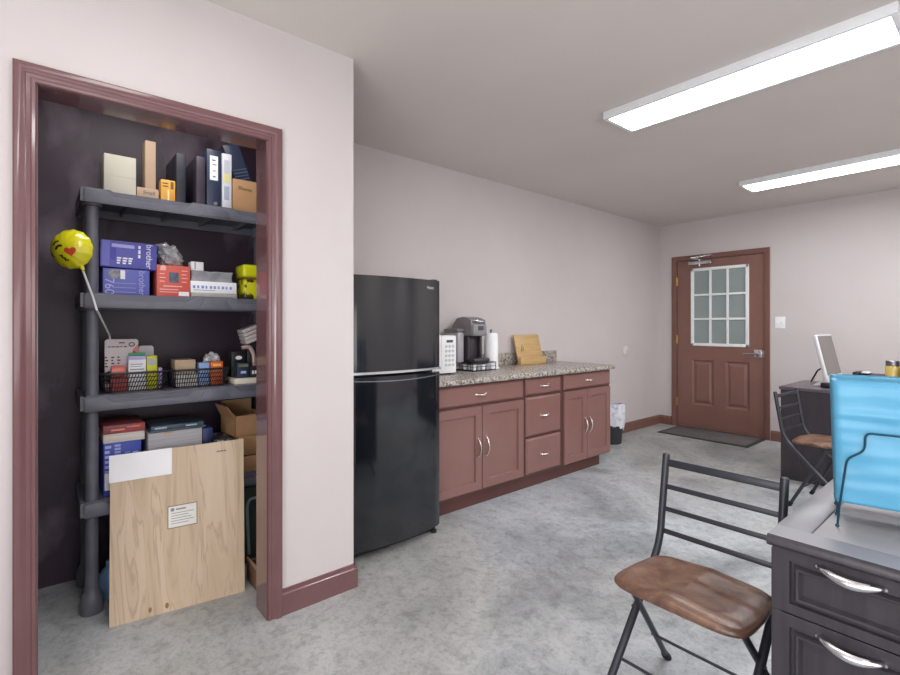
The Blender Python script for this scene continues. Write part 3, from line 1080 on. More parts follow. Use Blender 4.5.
# leaning ribbed folder behind the kraft box
b = B()
Ml = Matrix.Translation((-2.80, .835, 2.0145)) @ Matrix.Rotation(R(20), 4, 'X')
b.box(-.05, 0, 0, .05, .085, .21, .004, M=Ml)
o = single('binder', b, M_BINDNAVY, 'dark navy ribbed binder leaning on top of the handwritten kraft box', 'binder')
b = B()
for k in range(4):
    b.box(.050, .006, .02 + k * .017, .0512, .080, .026 + k * .017, M=Ml)
part('rib', b, mat('navy rib', '#5a6788', .35), o, True)

# --- second shelf
def tilted(y0, z0, ang):
    return Matrix.Translation((-2.640, y0, z0)) @ Matrix.Rotation(ang, 4, 'X')


o = carton('carton', M_BLUEBOX2, 'blue violet toner carton with white number, lower of the pair on second shelf', 'box', -2.640, .25, .235, .414, D2, 1.506)
part('lettering', text_bm('760', .050, (-2.6392, .258, 1.425), 'x', R(-90)), M_LILAC, o, True)
part('lettering', text_bm('brother', .036, (-2.6392, .383, 1.445), 'x', R(-90)), M_LILAC, o, True)
part('sticker', rect(B(), -2.640, .300, 1.460, .318, 1.500), M_PAPER, o, True)
part('picture', rect(B(), -2.640, .256, 1.462, .298, 1.500), mat('grey beige picture', '#a6a5a8', .5, c2='#6c6a70', scale=60), o, True)
part('print_line', rect(rect(rect(B(), -2.640, .28, 1.44, .36, 1.442), -2.640, .28, 1.42, .36, 1.422), -2.640, .28, 1.40, .36, 1.402), M_LILAC, o, True)
Mt = tilted(.224, 1.5085, R(-1.2)) 
o = single('carton', B().box(-.26, 0, .005, 0, .218, .126, .0025, M=Mt), M_BLUEBOX, 'violet blue toner carton, upper of the pair on the second shelf', 'box')
part('side_band', B().box(-.0002, .006, .010, .0008, .034, .122, M=Mt), mat('pale violet band', '#6d6dc0', .5), o, True)
part('lettering', text_bm('brother', .036, (.0008, .186, .066), Mt @ FACE['x'], R(-90)) if False else text_bm('brother', .036, Mt @ Vector((.0008, .186, .066)), 'x', R(-91)), M_PAPER, o, True)
part('picture', B().box(-.0002, .036, .038, .0008, .058, .095, M=Mt), M_BLUEDK, o, True)
b = B()
for dy, dz, w, h in ((.062, .022, .016, .034), (.084, .022, .018, .034), (.106, .024, .016, .032)):
    for q in range(3):
        b.box(-.0002, dy, dz + q * h / 3, .0009, dy + w * (.7 + .3 * ((q * 7) % 3) / 2), dz + q * h / 3 + h / 4.5, M=Mt)
part('print_block', b, M_PAPER, o, True)
part('print_band', B().box(-.0002, .042, .096, .0008, .128, .111, M=Mt), M_LILAC, o, True)
part('print_mark', B().box(-.0002, .143, .098, .0008, .152, .112, M=Mt).box(-.0002, .143, .075, .0008, .152, .092, M=Mt).box(-.0002, .143, .055, .0008, .152, .07, M=Mt), M_PAPER, o, True)
o = carton('carton', M_REDBOX, 'coral red device carton with dark picture on the second shelf', 'box', -2.640, .20, .443, .586, D2, 1.538)
part('picture', rect(B(), -2.640, .494, 1.455, .536, 1.505), mat('device picture', '#4b5563', .5, c2='#5f6c7c', scale=50), o, True)
b = B()
for k in range(4):
    rect(b, -2.640, .455, 1.512 - k * .018, .480 - .004 * (k % 2), 1.516 - k * .018)
    rect(b, -2.640, .548, 1.512 - k * .018, .574 - .004 * (k % 2), 1.516 - k * .018)
rect(b, -2.640, .47, 1.435, .55, 1.440); rect(b, -2.640, .455, 1.42, .535, 1.424); rect(b, -2.640, .455, 1.408, .53, 1.411)
part('print_line', b, M_PINK, o, True)
part('print_ring', B().lathe([(.009, 0), (.0125, 0), (.0125, .0008), (.009, .0008)], n=20, M=Matrix.Translation((-2.640, .470, 1.524)) @ Matrix.Rotation(R(90), 4, 'Y')), M_PINK, o, True)
part('sticker', rect(B(), -2.640, .535, D2 + .006, .580, D2 + .026, .001), M_PAPER, o, True)
def crumple(c, sc, seed, floor_z, skew=0.0, sub=4):
    b = B().blob(c, sc, .30, 1.5, sub, seed)
    rnd = random.Random(seed)
    for v in b.bm.verts:
        k = noise.noise_vector(v.co * 45 + Vector((seed, 0, 0))) * .010
        v.co += k + Vector([rnd.uniform(-.0025, .0025) for _ in range(3)])
        v.co.y += skew * (c[2] - v.co.z)
        v.co.z = max(v.co.z, floor_z)
    return b


single('plastic_bag', crumple((-2.74, .513, 1.590), (.066, .050, .060), 3, 1.5392, .35), M_BAG, 'clear crumpled plastic bag lying on top of the coral red carton', 'plastic bag', angle=4)
single('paper_scrap', B().prism([(.588, 1.5385), (.640, 1.590), (.634, 1.625), (.592, 1.598)], 'x', -2.80, -2.797), M_CARDLIGHT, 'torn tan cardboard scrap sticking up behind the crumpled bag', 'cardboard') if False else None
carton('carton', mat('grey carton', '#b5b0ac', .7, c2='#a5a09b', scale=30), 'thin grey box, lowest of the stack right of the red carton', 'box', -2.640, .22, .590, .806, D2, 1.412)
o = carton('carton', M_PAPER, 'white box with blue print in the stack right of the red carton', 'box', -2.640, .22, .588, .804, 1.4122, 1.470)
b = B()
for k in range(10):
    rect(b, -2.640, .598 + k * .019, 1.434, .598 + k * .019 + random.uniform(.008, .015), 1.448)
rect(b, -2.640, .60, 1.424, .70, 1.427)
part('print', b, mat('slate blue print', '#7d8fc2', .6), o, True)
b = B()
t = B().box(-2.85, .592, 1.4702, -2.645, .788, 1.522, .004)
bmesh.ops.subdivide_edges(t.bm, edges=t.bm.edges[:], cuts=6, use_grid_fill=True)
for v in t.bm.verts:
    q = v.co * 28
    k = noise.noise_vector(q) * .007
    v.co += Vector((k.x, k.y, k.z if v.co.z > 1.48 else 0))
single('wrapped_packet', t, mat('crinkled clear wrap', '#a9a9ae', 0.2, c2='#8b8c93', scale=18, trans=.1, coat=.6), 'packet in crinkled clear wrap lying on the white box with blue print', 'packet', angle=20)
o = carton('carton', M_PAPER, 'tiny white carton standing on the wrapped packet', 'box', -2.665, .06, .594, .652, 1.5235, 1.568)
part('flap', rect(B(), -2.665, .610, 1.530, .616, 1.566), mat('grey flap', '#9b9c9f', .6), o, True)
yb = thing('snack_package', 'yellow package with green print at the right end of the second shelf', 'package', (-2.70, .872, D2))
part('base_pack', B().box(-2.76, .840, D2, -2.640, .955, 1.500, .014, 3), M_YGREEN, yb, True)
part('lid', B().box(-2.77, .834, 1.5036, -2.632, .965, 1.572, .012, 3), M_YELLOW, yb, True)
part('seam_band', B().box(-2.765, .838, 1.493, -2.636, .960, 1.5035), mat('brown band', '#6b4a1c', .5), yb, True)

# --- baskets on the third shelf
def basket(loc, label):
    t = thing('storage_basket', label, 'basket', loc)
    L, Wd, H = .27, .20, .088
    b = B()
    def outline(k, n=48):
        l = (L / 2 - .020) + .020 * k; w = (Wd / 2 - .020) + .020 * k
        r = .035
        out = []
        for q, (sx, sy) in enumerate(((1, 1), (-1, 1), (-1, -1), (1, -1))):
            for j in range(5):
                a = R(90 * q + 90 * j / 4)
                out.append((sx * (w - r) + r * math.cos(a), sy * (l - r) + r * math.sin(a)))
        return out
    part('rim', B().tube([(x, y, H) for x, y in outline(1)], .0055, 8, closed=True), M_BASKET, t)
    # lattice sides
    def resample(o, n):
        P = [Vector((x, y, 0)) for x, y in o]
        P.append(P[0])
        ds = [0]
        for a, c in zip(P, P[1:]):
            ds.append(ds[-1] + (c - a).length)
        res = []
        for i in range(n):
            d = ds[-1] * i / n
            for k in range(len(P) - 1):
                if ds[k + 1] >= d:
                    res.append(P[k].lerp(P[k + 1], (d - ds[k]) / max(1e-9, ds[k + 1] - ds[k]))); break
        return res
    n = 72
    top = resample(outline(1), n); bot = resample(outline(0), n)
    def pt(i, k):
        v = bot[i % n].lerp(top[i % n], k); return (v.x, v.y, .004 + k * (H - .004))
    for i in range(n):
        b.tube([pt(i, 0), pt(i + 1, .5), pt(i + 2, 1)], .0019, 4)
    for k in (.25, .5, .75):
        b.tube([pt(i, k) for i in range(n)], .0022, 4, closed=True)
    part('woven_side', b, M_BASKET, t)
    fl = B().prism([(x, y) for x, y in outline(0)], 'z', 0, .005)
    part('bottom', fl, M_BASKET, t)
    return t


bk1 = basket((-2.735, .352, D3), 'black woven plastic basket at the left of the third shelf, holding cartons')
dup(bk1, (-2.735, .634, D3), 0, 'black woven plastic basket at the right of the third shelf, below the clear bag')
BZ = D3 + .0055
# left basket contents
def card(name, label, cat, y0, y1, z0, z1, x, m, lean=8, th=.006, yaw=0):
    b = B()
    Mx = Matrix.Translation((x, (y0 + y1) / 2, z0)) @ Matrix.Rotation(R(yaw), 4, 'Z') @ Matrix.Rotation(R(-lean), 4, 'Y')
    w = (y1 - y0) / 2
    b.prism([(-w, 0), (w, 0), (w, z1 - z0 - .008), (w - .008, z1 - z0), (-w + .008, z1 - z0), (-w, z1 - z0 - .008)], 'x', -th, 0, M=Mx)
    return single(name, b, m, label, cat), Mx, w, z1 - z0


M_BLISTER = mat('pinkish white card', '#d9ced2', .5, c2='#cfc2c8', scale=7)
for (y0, y1, zt, x, lab) in ((.246, .380, 1.184, -2.760, 'pinkish white blister card, rear of the two in the left basket'),
                             (.244, .356, 1.146, -2.742, 'pinkish white blister card, front of the two in the left basket')):
    o, Mx, w, h = card('blister_card', lab, 'packaging card', y0, y1, BZ + .002, zt, x, M_BLISTER, 5)
    b = B()
    if zt > 1.15:
        b.box(0, -.012, h - .020, .0008, .012, h - .015, M=Mx)
        for k, (a, c) in enumerate(((-.055, -.045), (-.042, -.028), (-.025, -.010), (-.006, 0.001), (.008, .02))):
            b.box(0, a, h - .042, .0008, c, h - .034, M=Mx)
        for q in range(2):
            b.tube([(.0004, .040 + .011 * math.cos(2 * PI * j / 14), h - .026 - q * .04 + .009 * math.sin(2 * PI * j / 14)) for j in range(14)], .002, 5, closed=True, M=Mx)
    else:
        for r in range(4):
            for c in range(3):
                b.box(0, -.055 + c * .024, h - .05 - r * .014, .0008, -.055 + c * .024 + .008 + .004 * ((r + c) % 2), h - .044 - r * .014, M=Mx)
        b.blob((.004, -.036, .060), (.004, .018, .022), .5, 3, 3, 5, M=Mx)
    part('print', b, M_INK, o, True)
    b = B().prism([(w * .45, h * .55), (w, h * .62), (w, h * .9), (w * .7, h * .8)], 'x', 0, .0007, M=Mx)
    part('corner_print', b, mat('salmon print', '#d88a80', .5), o, True)
b = B().lathe([(0, 0), (.024, 0), (.027, .006), (.027, .046), (.024, .052), (0, .052)], n=20, M=Matrix.Translation((-2.69, .262, BZ + .09)) @ Matrix.Rotation(R(-90), 4, 'X'))
single('candle_roll', b, mat('coral pink plastic', '#e07a6c', .35, c2='#e88c7d', scale=8), 'coral pink round container lying in the left basket before the cards', 'container')
single('filler_box', B().box(-2.736, .262, BZ, -2.680, .324, BZ + .062, .003), mat('dusty red carton', '#b8544c', .5), 'dusty red carton in the left basket beneath the coral container', 'box')
o = carton('carton', M_PAPER, 'white carton with violet top print standing in the left basket', 'box', -2.675, .055, .328, .398, BZ, 1.105)
part('top_print', rect(B(), -2.675, .328, 1.088, .398, 1.105), mat('violet print', '#b3a7d8', .5), o, True)
part('print', rect(rect(rect(B(), -2.675, .335, 1.065, .385, 1.069), -2.675, .335, 1.055, .380, 1.058), -2.675, .335, 1.04, .39, 1.046), mat('soft grey print', '#9a98a6', .5), o, True)
single('tube', B().tube([(-2.70, .330, 1.1125), (-2.70, .398, 1.1125)], .0075, 10), mat('green plastic', '#3f9a6c', .4), 'small green tube lying across the white carton in the left basket', 'tube')
o = carton('carton', M_YELLOW, 'yellow and grey small carton at the right side of the left basket', 'box', -2.680, .045, .402, .445, BZ, 1.104)
part('front_print', rect(B(), -2.680, .405, 1.060, .442, 1.092), mat('grey green print', '#aeb5aa', .5), o, True)
o, Mx, w, h = card('carton', 'pale grey packet behind the yellow carton in the left basket', 'packet', .383, .446, BZ + .003, 1.150, -2.770, mat('pale grey card', '#c3c1c6', .5), 6, .02)
single('notepad', B().box(-2.70, .300, BZ + .0, -2.66, .325, BZ + .05, .002), mat('lavender carton', '#b6a5d6', .5), 'narrow lavender carton at the front of the left basket', 'carton') if False else None
single('carton', B().box(-2.715, .449, BZ, -2.672, .464, BZ + .098, .002), mat('lavender carton', '#b6a5d6', .5), 'narrow lavender carton at the right end of the left basket', 'box')
# right basket contents
o = carton('book', M_TAN, 'tan book lying in the right basket near its left end', 'book', -2.680, .105, .520, .612, BZ + .062, 1.078)
carton('book', mat('white pages', '#d6d2cc', .7), 'white pad in the right basket underneath the tan book', 'book', -2.676, .11, .525, .620, BZ, BZ + .0615)
o = carton('carton', mat('light blue carton', '#7fa3dc', .5, c2='#9db7e4', scale=30), 'light blue small carton in the middle of the right basket', 'box', -2.672, .06, .626, .674, BZ, 1.060)
o = carton('carton', mat('orange red carton', '#d95f38', .45, c2='#e2743f', scale=15), 'orange red carton with yellow print in the right basket', 'box', -2.668, .06, .679, .738, BZ, 1.064)
part('print', rect(rect(B(), -2.668, .690, 1.040, .728, 1.052), -2.668, .69, 1.02, .72, 1.03), mat('yellow print patch', '#f0c04a', .5), o, True)
single('plastic_bag', crumple((-2.768, .708, 1.040), (.027, .040, .060), 9, BZ + .001), M_BAG, 'clear crumpled plastic bag standing at the back of the right basket', 'plastic bag', angle=4)
# right of the baskets
carton('book', mat('pale paperback', '#d9d0c0', .6), 'pale thin book lying flat right of the baskets on the third shelf', 'book', -2.628, .16, .784, .94, D3, .971)
o = carton('carton', M_BINDNAVY, 'small navy carton with a white label standing on the pale book', 'box', -2.655, .05, .806, .866, .9712, 1.050)
part('label', rect(B(), -2.655, .822, .995, .850, 1.008), mat('pale blue label', '#b9c6e0', .5), o, True)
part('top_print', rect(B(), -2.655, .812, 1.03, .860, 1.044), mat('olive print', '#77785c', .5), o, True)
o = carton('carton', M_BLACK, 'black carton with a round white mark behind the navy carton', 'box', -2.722, .06, .795, .868, .9712, 1.108)
part('mark', B().lathe([(0, 0), (.017, 0), (.017, .0008), (0, .0008)], n=22, M=Matrix.Translation((-2.722, .832, 1.075)) @ Matrix.Rotation(R(90), 4, 'Y') @ Matrix.Diagonal((.6, 1, 1, 1))), M_PAPER, o, True)
o = carton('carton', M_BLACK, 'low black carton with two white squares at the jamb side of the third shelf', 'box', -2.650, .05, .870, .93, .9712, 1.030)
part('square', rect(rect(B(), -2.650, .878, .99, .888, 1.008), -2.650, .892, .99, .902, 1.008), M_PAPER, o, True)
b = B().tube(smooth_path([(-2.715, .845, 1.128), (-2.71, .885, 1.135), (-2.70, .905, 1.09), (-2.70, .905, .972)], .02), [.009] * 7 + [.010] * 6 if False else .011, 8)
single('hook', b, mat('pale rose metal', '#c9aea4', .35, .4), 'pale bent metal hook standing behind the low black carton', 'hook')
b = B()
Mx = Matrix.Translation((-2.725, .875, 1.145)) @ Matrix.Rotation(R(22), 4, 'X')
for k, w_ in enumerate(('lowest', 'second from the bottom', 'third from the bottom', 'topmost')):
    single('booklet', B().box(-.10, .002 * k, k * .021, 0, .14, k * .021 + .0185, .003, M=Mx), mat('striped booklet cover', '#c9bcbc', .6, c2='#d5cac9', scale=9),
           'pale booklet, %s of the tilted stack by the jamb' % w_, 'booklet', 'tilted booklets on the third shelf')
bl = B().box(-2.80, .880, .9712, -2.735, .965, 1.150, .003)
single('carton', bl, M_BINDBLK, 'tall dark carton at the right rear of the third shelf under the striped booklets', 'box')

# --- fourth shelf
o = carton('carton', M_BLUEBK, 'bright blue carton with white print on the lowest shelf, left of the plywood', 'box', -2.620, .26, .222, .364, D4, .722)
b = B()
for k in range(6):
    rect(b, -2.620, .227, .700 - k * .022, 0.250 - .006 * (k % 2), .712 - k * .022)
for k in range(4):
    rect(b, -2.620, .262, .704 - k * .015, .285, .714 - k * .015)
rect(b, -2.620, .300, .672, .322, .676); rect(b, -2.620, .33, .668, .352, .674)
part('print', b, M_LILAC, o, True)
part('sticker', rect(B(), -2.620, .226, .515, .260, .595), M_PAPER, o, True)
carton('paper_ream', M_GREYPAPER if False else mat('cream page edges', '#d9d2cb', .8, c2='#c9c2bb', scale=3, stretch=(1, 1, 90)), 'thick pale book block lying on the bright blue carton', 'book', -2.622, .25, .221, .378, .7222, .762)
o = carton('booklet', mat('red orange cover', '#b04a44', .5, c2='#7b4a52', scale=20), 'red covered book lying on top of the pale block, under the third shelf', 'book', -2.624, .25, .221, .380, .7622, .800)
part('title', rect(rect(B(), -2.624, .25, .775, .30, .782), -2.624, .31, .785, .36, .790), mat('salmon title', '#e08a70', .5), o, True)
o = carton('book', M_GREYPAPER, 'grey page block of a thick book beside the red covered book', 'book', -2.625, .24, .392, .622, D4, .742)
part('cover_mark', rect(B(), -2.625, .455, .735, .49, .741, .002), mat('orange mark', '#d59a55', .5), o, True)
carton('magazine', mat('slate blue cover', '#5a6a7a', .35, c2='#3f4c5c', scale=9), 'slate blue glossy magazine on the grey page block', 'magazine', -2.626, .22, .400, .640, .7422, .752)
o = carton('magazine', mat('dark navy cover', '#2f3c4c', .3, c2='#50606e', scale=8), 'dark navy glossy magazine topmost on the stack under the third shelf', 'magazine', -2.632, .22, .404, .632, .7522, .772)
for ya in (.42, .55):
    part('spine_print', rect(B(), -2.632, ya, .757, ya + .05, .765), mat('teal print', '#9db7bf', .5), o, True)
carton('magazine', mat('blue booklet cover', '#324a86', .4, c2='#1f2c4a', scale=14), 'blue booklet standing beside the grey page block behind the plywood', 'magazine', -2.632, .20, .626, .672, D4, .735)
o = carton('magazine', mat('black white cover', '#33343c', .4, c2='#b9b9bd', scale=22, lo=.52, hi=.6), 'black and white booklet lying between the books and the open box', 'magazine', -2.612, .22, .676, .768, D4, .668)
carton('carton', M_CARD, 'flat kraft carton with pale edge under the open box', 'box', -2.598, .30, .785, .945, .575, .672)
carton('carton', M_CARD, 'lower flat kraft carton just above the dark green tote', 'box', -2.598, .30, .787, .945, D4, .568)
# open tray box on top
ob = thing('open_box', 'open kraft cardboard box tipped on the carton stack by the jamb', 'box', (-2.70, .86, .673))
Mo = Matrix.Translation((-2.612, .775, .6735)) @ Matrix.Rotation(R(5), 4, 'Z')
L2, D_, H2 = .165, .20, .105
b = B()
b.box(-D_, 0, 0, 0, L2, .004, M=Mo).box(-.004, 0, .004, 0, L2, H2, M=Mo).box(-D_, 0, .004, -D_ + .004, L2, H2 + .06, M=Mo)
b.box(-D_, L2 - .004, .004, 0, L2, H2, M=Mo)
b.prism([(-D_, .004), (0, .004), (0, H2), (-D_, H2 + .06)], 'y', 0, .004, M=Mo)
part('tray', b, M_CARD, ob, True)
b = B().box(-.004, -.085, 0, 0, 0, .003)
Mfl = Mo @ Matrix.Translation((0, .0, H2)) @ Matrix.Rotation(R(-38), 4, 'X')
part('flap', B().prism([(-D_, .0), (0, 0), (-.01, .075), (-D_ + .02, .075)], 'y', -.003, 0, M=Mo @ Matrix.Translation((0, 0, H2 - .012)) @ Matrix.Rotation(R(28), 4, 'X')), M_CARD, ob, True)
part('paper', B().box(-.16, .012, .075, -.01, L2 - .01, .080, M=Mo), M_PAPER, ob, True)
b = B().box(-2.58, .79, D4 - .075, -2.56, .8, D4 - .07)
# --- below the lowest shelf
tb = thing('storage_tote', 'dark green tote on the closet floor right of the plywood', 'tote', (-2.75, .93, 0))
part('body', B().box(-2.94, .80, .006, -2.600, .950, .405, .012), M_GREEN, tb, True)
b = B().tube(smooth_path([(-2.592, .945, .345), (-2.592, .845, .345), (-2.592, .835, .30), (-2.592, .845, .06)], .02), .008, 8)
part('handle_tube', b, mat('pale tube', '#8f9c9e', .3), tb, True)
part('lid', B().box(-2.945, .795, .405, -2.595, .953, .420, .005), M_GREEN, tb, True)
o = carton('crate', M_BROWNBOX, 'low brown cardboard crate on the floor between plywood and jamb', 'crate', -2.235, .22, .790, .97, .0005, .098)
part('inner_shade', B().box(-2.425, .80, .0975, -2.265, .96, .0995), M_INK, o, True)  # black sheet standing for the shaded inside; the crate itself is solid
part('top_edge', B().box(-2.240, .79, .098, -2.228, .97, .112).box(-2.455, .79, .098, -2.240, .797, .112), M_CARD, o, True)
b = B().lathe([(0, 0), (.040, 0), (.043, .008), (.043, .10), (.030, .125), (.016, .14), (.016, .165), (0, .165)], (-2.72, .262, .0005), 22)
o = single('bottle', b, mat('pale blue plastic', '#6f97bd', .3), 'pale blue bottle on the closet floor behind the left post', 'bottle')

# --- plywood sheet leaning on the shelf
A0, A1 = Vector((-2.424, .215, .001)), Vector((-2.351, .731, .001))
T0 = Vector((-2.556, .231, .679))
T1 = A1 + (T0 - A0) * 1.015 + (A1 - A0) * .035
nrm = (A1 - A0).cross(T0 - A0).normalized()
if nrm.x < 0:
    nrm = -nrm
t = bmesh.new()
th = .012
fr_ = [t.verts.new(p) for p in (A0, A1, T1, T0)]
bk_ = [t.verts.new(p - nrm * th) for p in (A0, A1, T1, T0)]
for v in bk_:
    v.co.z = max(v.co.z, .001)
t.faces.new(fr_); t.faces.new(bk_[::-1])
for i in range(4):
    t.faces.new((fr_[i], bk_[i], bk_[(i + 1) % 4], fr_[(i + 1) % 4]))
bmesh.ops.recalc_face_normals(t, faces=t.faces[:])
bb = B()._merge(t)
pw = single('plywood_sheet', bb, M_PLY, 'large plywood sheet leaning upright against the closet shelving', 'plywood')


def on_board(u, v, lift=0.0):
    p = A0.lerp(A1, u).lerp(T0.lerp(T1, u), v)
    return p + nrm * lift


def board_quad(u0, v0, u1, v1, lift=.0006, base=.0001):
    t = bmesh.new()
    f = [t.verts.new(on_board(u, v, lift)) for u, v in ((u0, v0), (u1, v0), (u1, v1), (u0, v1))]
    g = [t.verts.new(on_board(u, v, base)) for u, v in ((u0, v0), (u1, v0), (u1, v1), (u0, v1))]
    t.faces.new(f); t.faces.new(g[::-1])
    for i in range(4):
        t.faces.new((f[i], g[i], g[(i + 1) % 4], f[(i + 1) % 4]))
    bmesh.ops.recalc_face_normals(t, faces=t.faces[:])
    return t


LU0, LU1, LV0, LV1 = .405, .616, .498, .628
lbl = part('paper_label', B()._merge(board_quad(LU0 - .006, LV0 - .005, LU1 + .006, LV1 + .005, .0006)), mat('label border', '#6d675c', .6), pw, True, label='small white paper label with a dark border')
part('label_face', B()._merge(board_quad(LU0, LV0, LU1, LV1, .0012, .0005)), mat('label paper', '#dfdcd4', .6), lbl, True)
b = B()
b._merge(board_quad(LU0 + .055, LV1 - .026, LU0 + .13, LV1 - .016, .0016, .0011))
for k in range(5):
    b._merge(board_quad(LU0 + .02, LV1 - .045 - k * .016, LU0 + .19 - .02 * ((k * 2) % 3), LV1 - .041 - k * .016, .0016, .0011))
ex = (A1 - A0).normalized(); ez = (T0 - A0).normalized()
BM = Matrix(((ex.x, ez.x, nrm.x, 0), (ex.y, ez.y, nrm.y, 0), (ex.z, ez.z, nrm.z, 0), (0, 0, 0, 1)))
b.lathe([(0, 0), (.008, 0), (.008, .0005), (0, .0005)], n=16, M=Matrix.Translation(on_board(LU0 + .03, LV1 - .02, .0011)) @ BM)
part('label_print', b, mat('grey label print', '#8a8da0', .6), lbl, True)
b = B()
for k in range(7):
    b._merge(board_quad(.775 + k * .012, .932, .783 + k * .012, .940 + .003 * (k % 2), .0006))
part('stamp', b, M_GREYINK, pw, True)
for (u, v, r) in ((.275, .040, .009), (.395, .040, .010), (.395, .515 - .5 + .06, .0)):
    if r:
        part('knot', B().lathe([(0, 0), (r, 0), (r, .0005), (0, .0005)], n=16, M=Matrix.Translation(on_board(u, v, .0001)) @ BM @ Matrix.Diagonal((.7, 1.2, 1, 1))), mat('wood knot', '#8d6a48', .6), pw, True)
# white card hung over the top left corner of the plywood
CU0, CU1 = -.008, .430
t = board_quad(CU0, .836, CU1, 1.003, .0030, .0006)
b = B()._merge(t)
single('white_card', b, M_PAPER, 'blank white card over the top left corner of the plywood sheet', 'card')

# --- balloon on a stick
MB = Matrix.Translation((-2.50, .121, 1.560)) @ Matrix.Rotation(R(90 - 34), 4, 'Z') @ Matrix.Rotation(R(-27), 4, 'Y')   # local -y faces the room
bl = thing('foil_balloon', 'yellow winking face foil balloon on a white stick in the closet', 'balloon', (-2.50, .121, 1.560))
RB, TB = .080, .052


def bal(r, a, side):
    e = 1 + .018 * math.sin(14 * a) * r ** 4
    x, z = RB * r * e * math.cos(a), RB * r * e * math.sin(a)
    y = -side * TB * (max(0, 1 - r ** 2.2)) ** .75 * (1 + .03 * math.sin(14 * a) * r * r)
    return Vector((x, y, z))


b = B()
for side in (1, -1):
    b.grid(lambda u, v, side=side: bal(v, u * 2 * PI, side), 56, 14, M=MB)
bmesh.ops.remove_doubles(b.bm, verts=b.bm.verts[:], dist=1e-5)
bmesh.ops.recalc_face_normals(b.bm, faces=b.bm.faces[:])
body = part('balloon_body', b, M_BALLOON, bl, True)


def on_bal(x, z, lift=.0012):
    r = math.hypot(x, z) / RB
    return Vector((x, -TB * (max(0, 1 - r ** 2.2)) ** .75 - lift, z))


def stroke(pts, r=.0028):
    P = [Vector(p) * .86 for p in pts]
    out = []
    for a, c in zip(P, P[1:]):
        for k in range(4):
            out.append(a.lerp(c, k / 4))
    out.append(P[-1])
    return B().tube([on_bal(p.x, p.y) for p in out], r, 6, M=MB)


part('eyebrow', stroke([(-.040, .030), (-.030, .038), (-.018, .040), (-.008, .036)]), M_INK, body, True)
part('eye', stroke([(-.034, .006), (-.024, .014), (-.012, .015), (-.002, .008)], .0042), M_INK, body, True)
part('eyebrow', stroke([(-.076, .006), (-.070, -.004), (-.066, -.014)]), M_INK, body, True)
part('mouth', stroke([(-.034, -.026), (-.024, -.030), (-.030, -.038), (-.020, -.044), (-.026, -.052), (-.014, -.058)]), M_INK, body, True)
heart = []
for k in range(28):
    a = 2 * PI * k / 28
    hx = 16 * math.sin(a) ** 3; hz = 13 * math.cos(a) - 5 * math.cos(2 * a) - 2 * math.cos(3 * a) - math.cos(4 * a)
    heart.append((hx * .00125, hz * .00125))
t = bmesh.new()
ca, sa = math.cos(R(-20)), math.sin(R(-20))
hv = [t.verts.new(on_bal(.014 + ca * x - sa * z, -.024 + sa * x + ca * z, .0016)) for x, z in heart]
cv = t.verts.new(on_bal(.014, -.024, .0018))
for i in range(28):
    t.faces.new((cv, hv[i], hv[(i + 1) % 28]))
b = B()._merge(t, MB)
part('heart', b, M_RED, body, True)
foot = MB @ Vector((0, 0, -RB))
part('neck', B().tube([foot + (MB.to_3x3() @ Vector((0, 0, .012))), foot - (MB.to_3x3() @ Vector((0, 0, .016)))], [.012, .006], 10), M_BALLOON, bl, True)
part('stick', B().tube([foot, (-2.543, .192, 1.372), (-2.542, .206, 1.316), (-2.794, .274, 1.200), (-2.801, .278, 1.12), (-2.801, .284, BZ + .006)], .0042, 8), M_WHITE, bl, True)


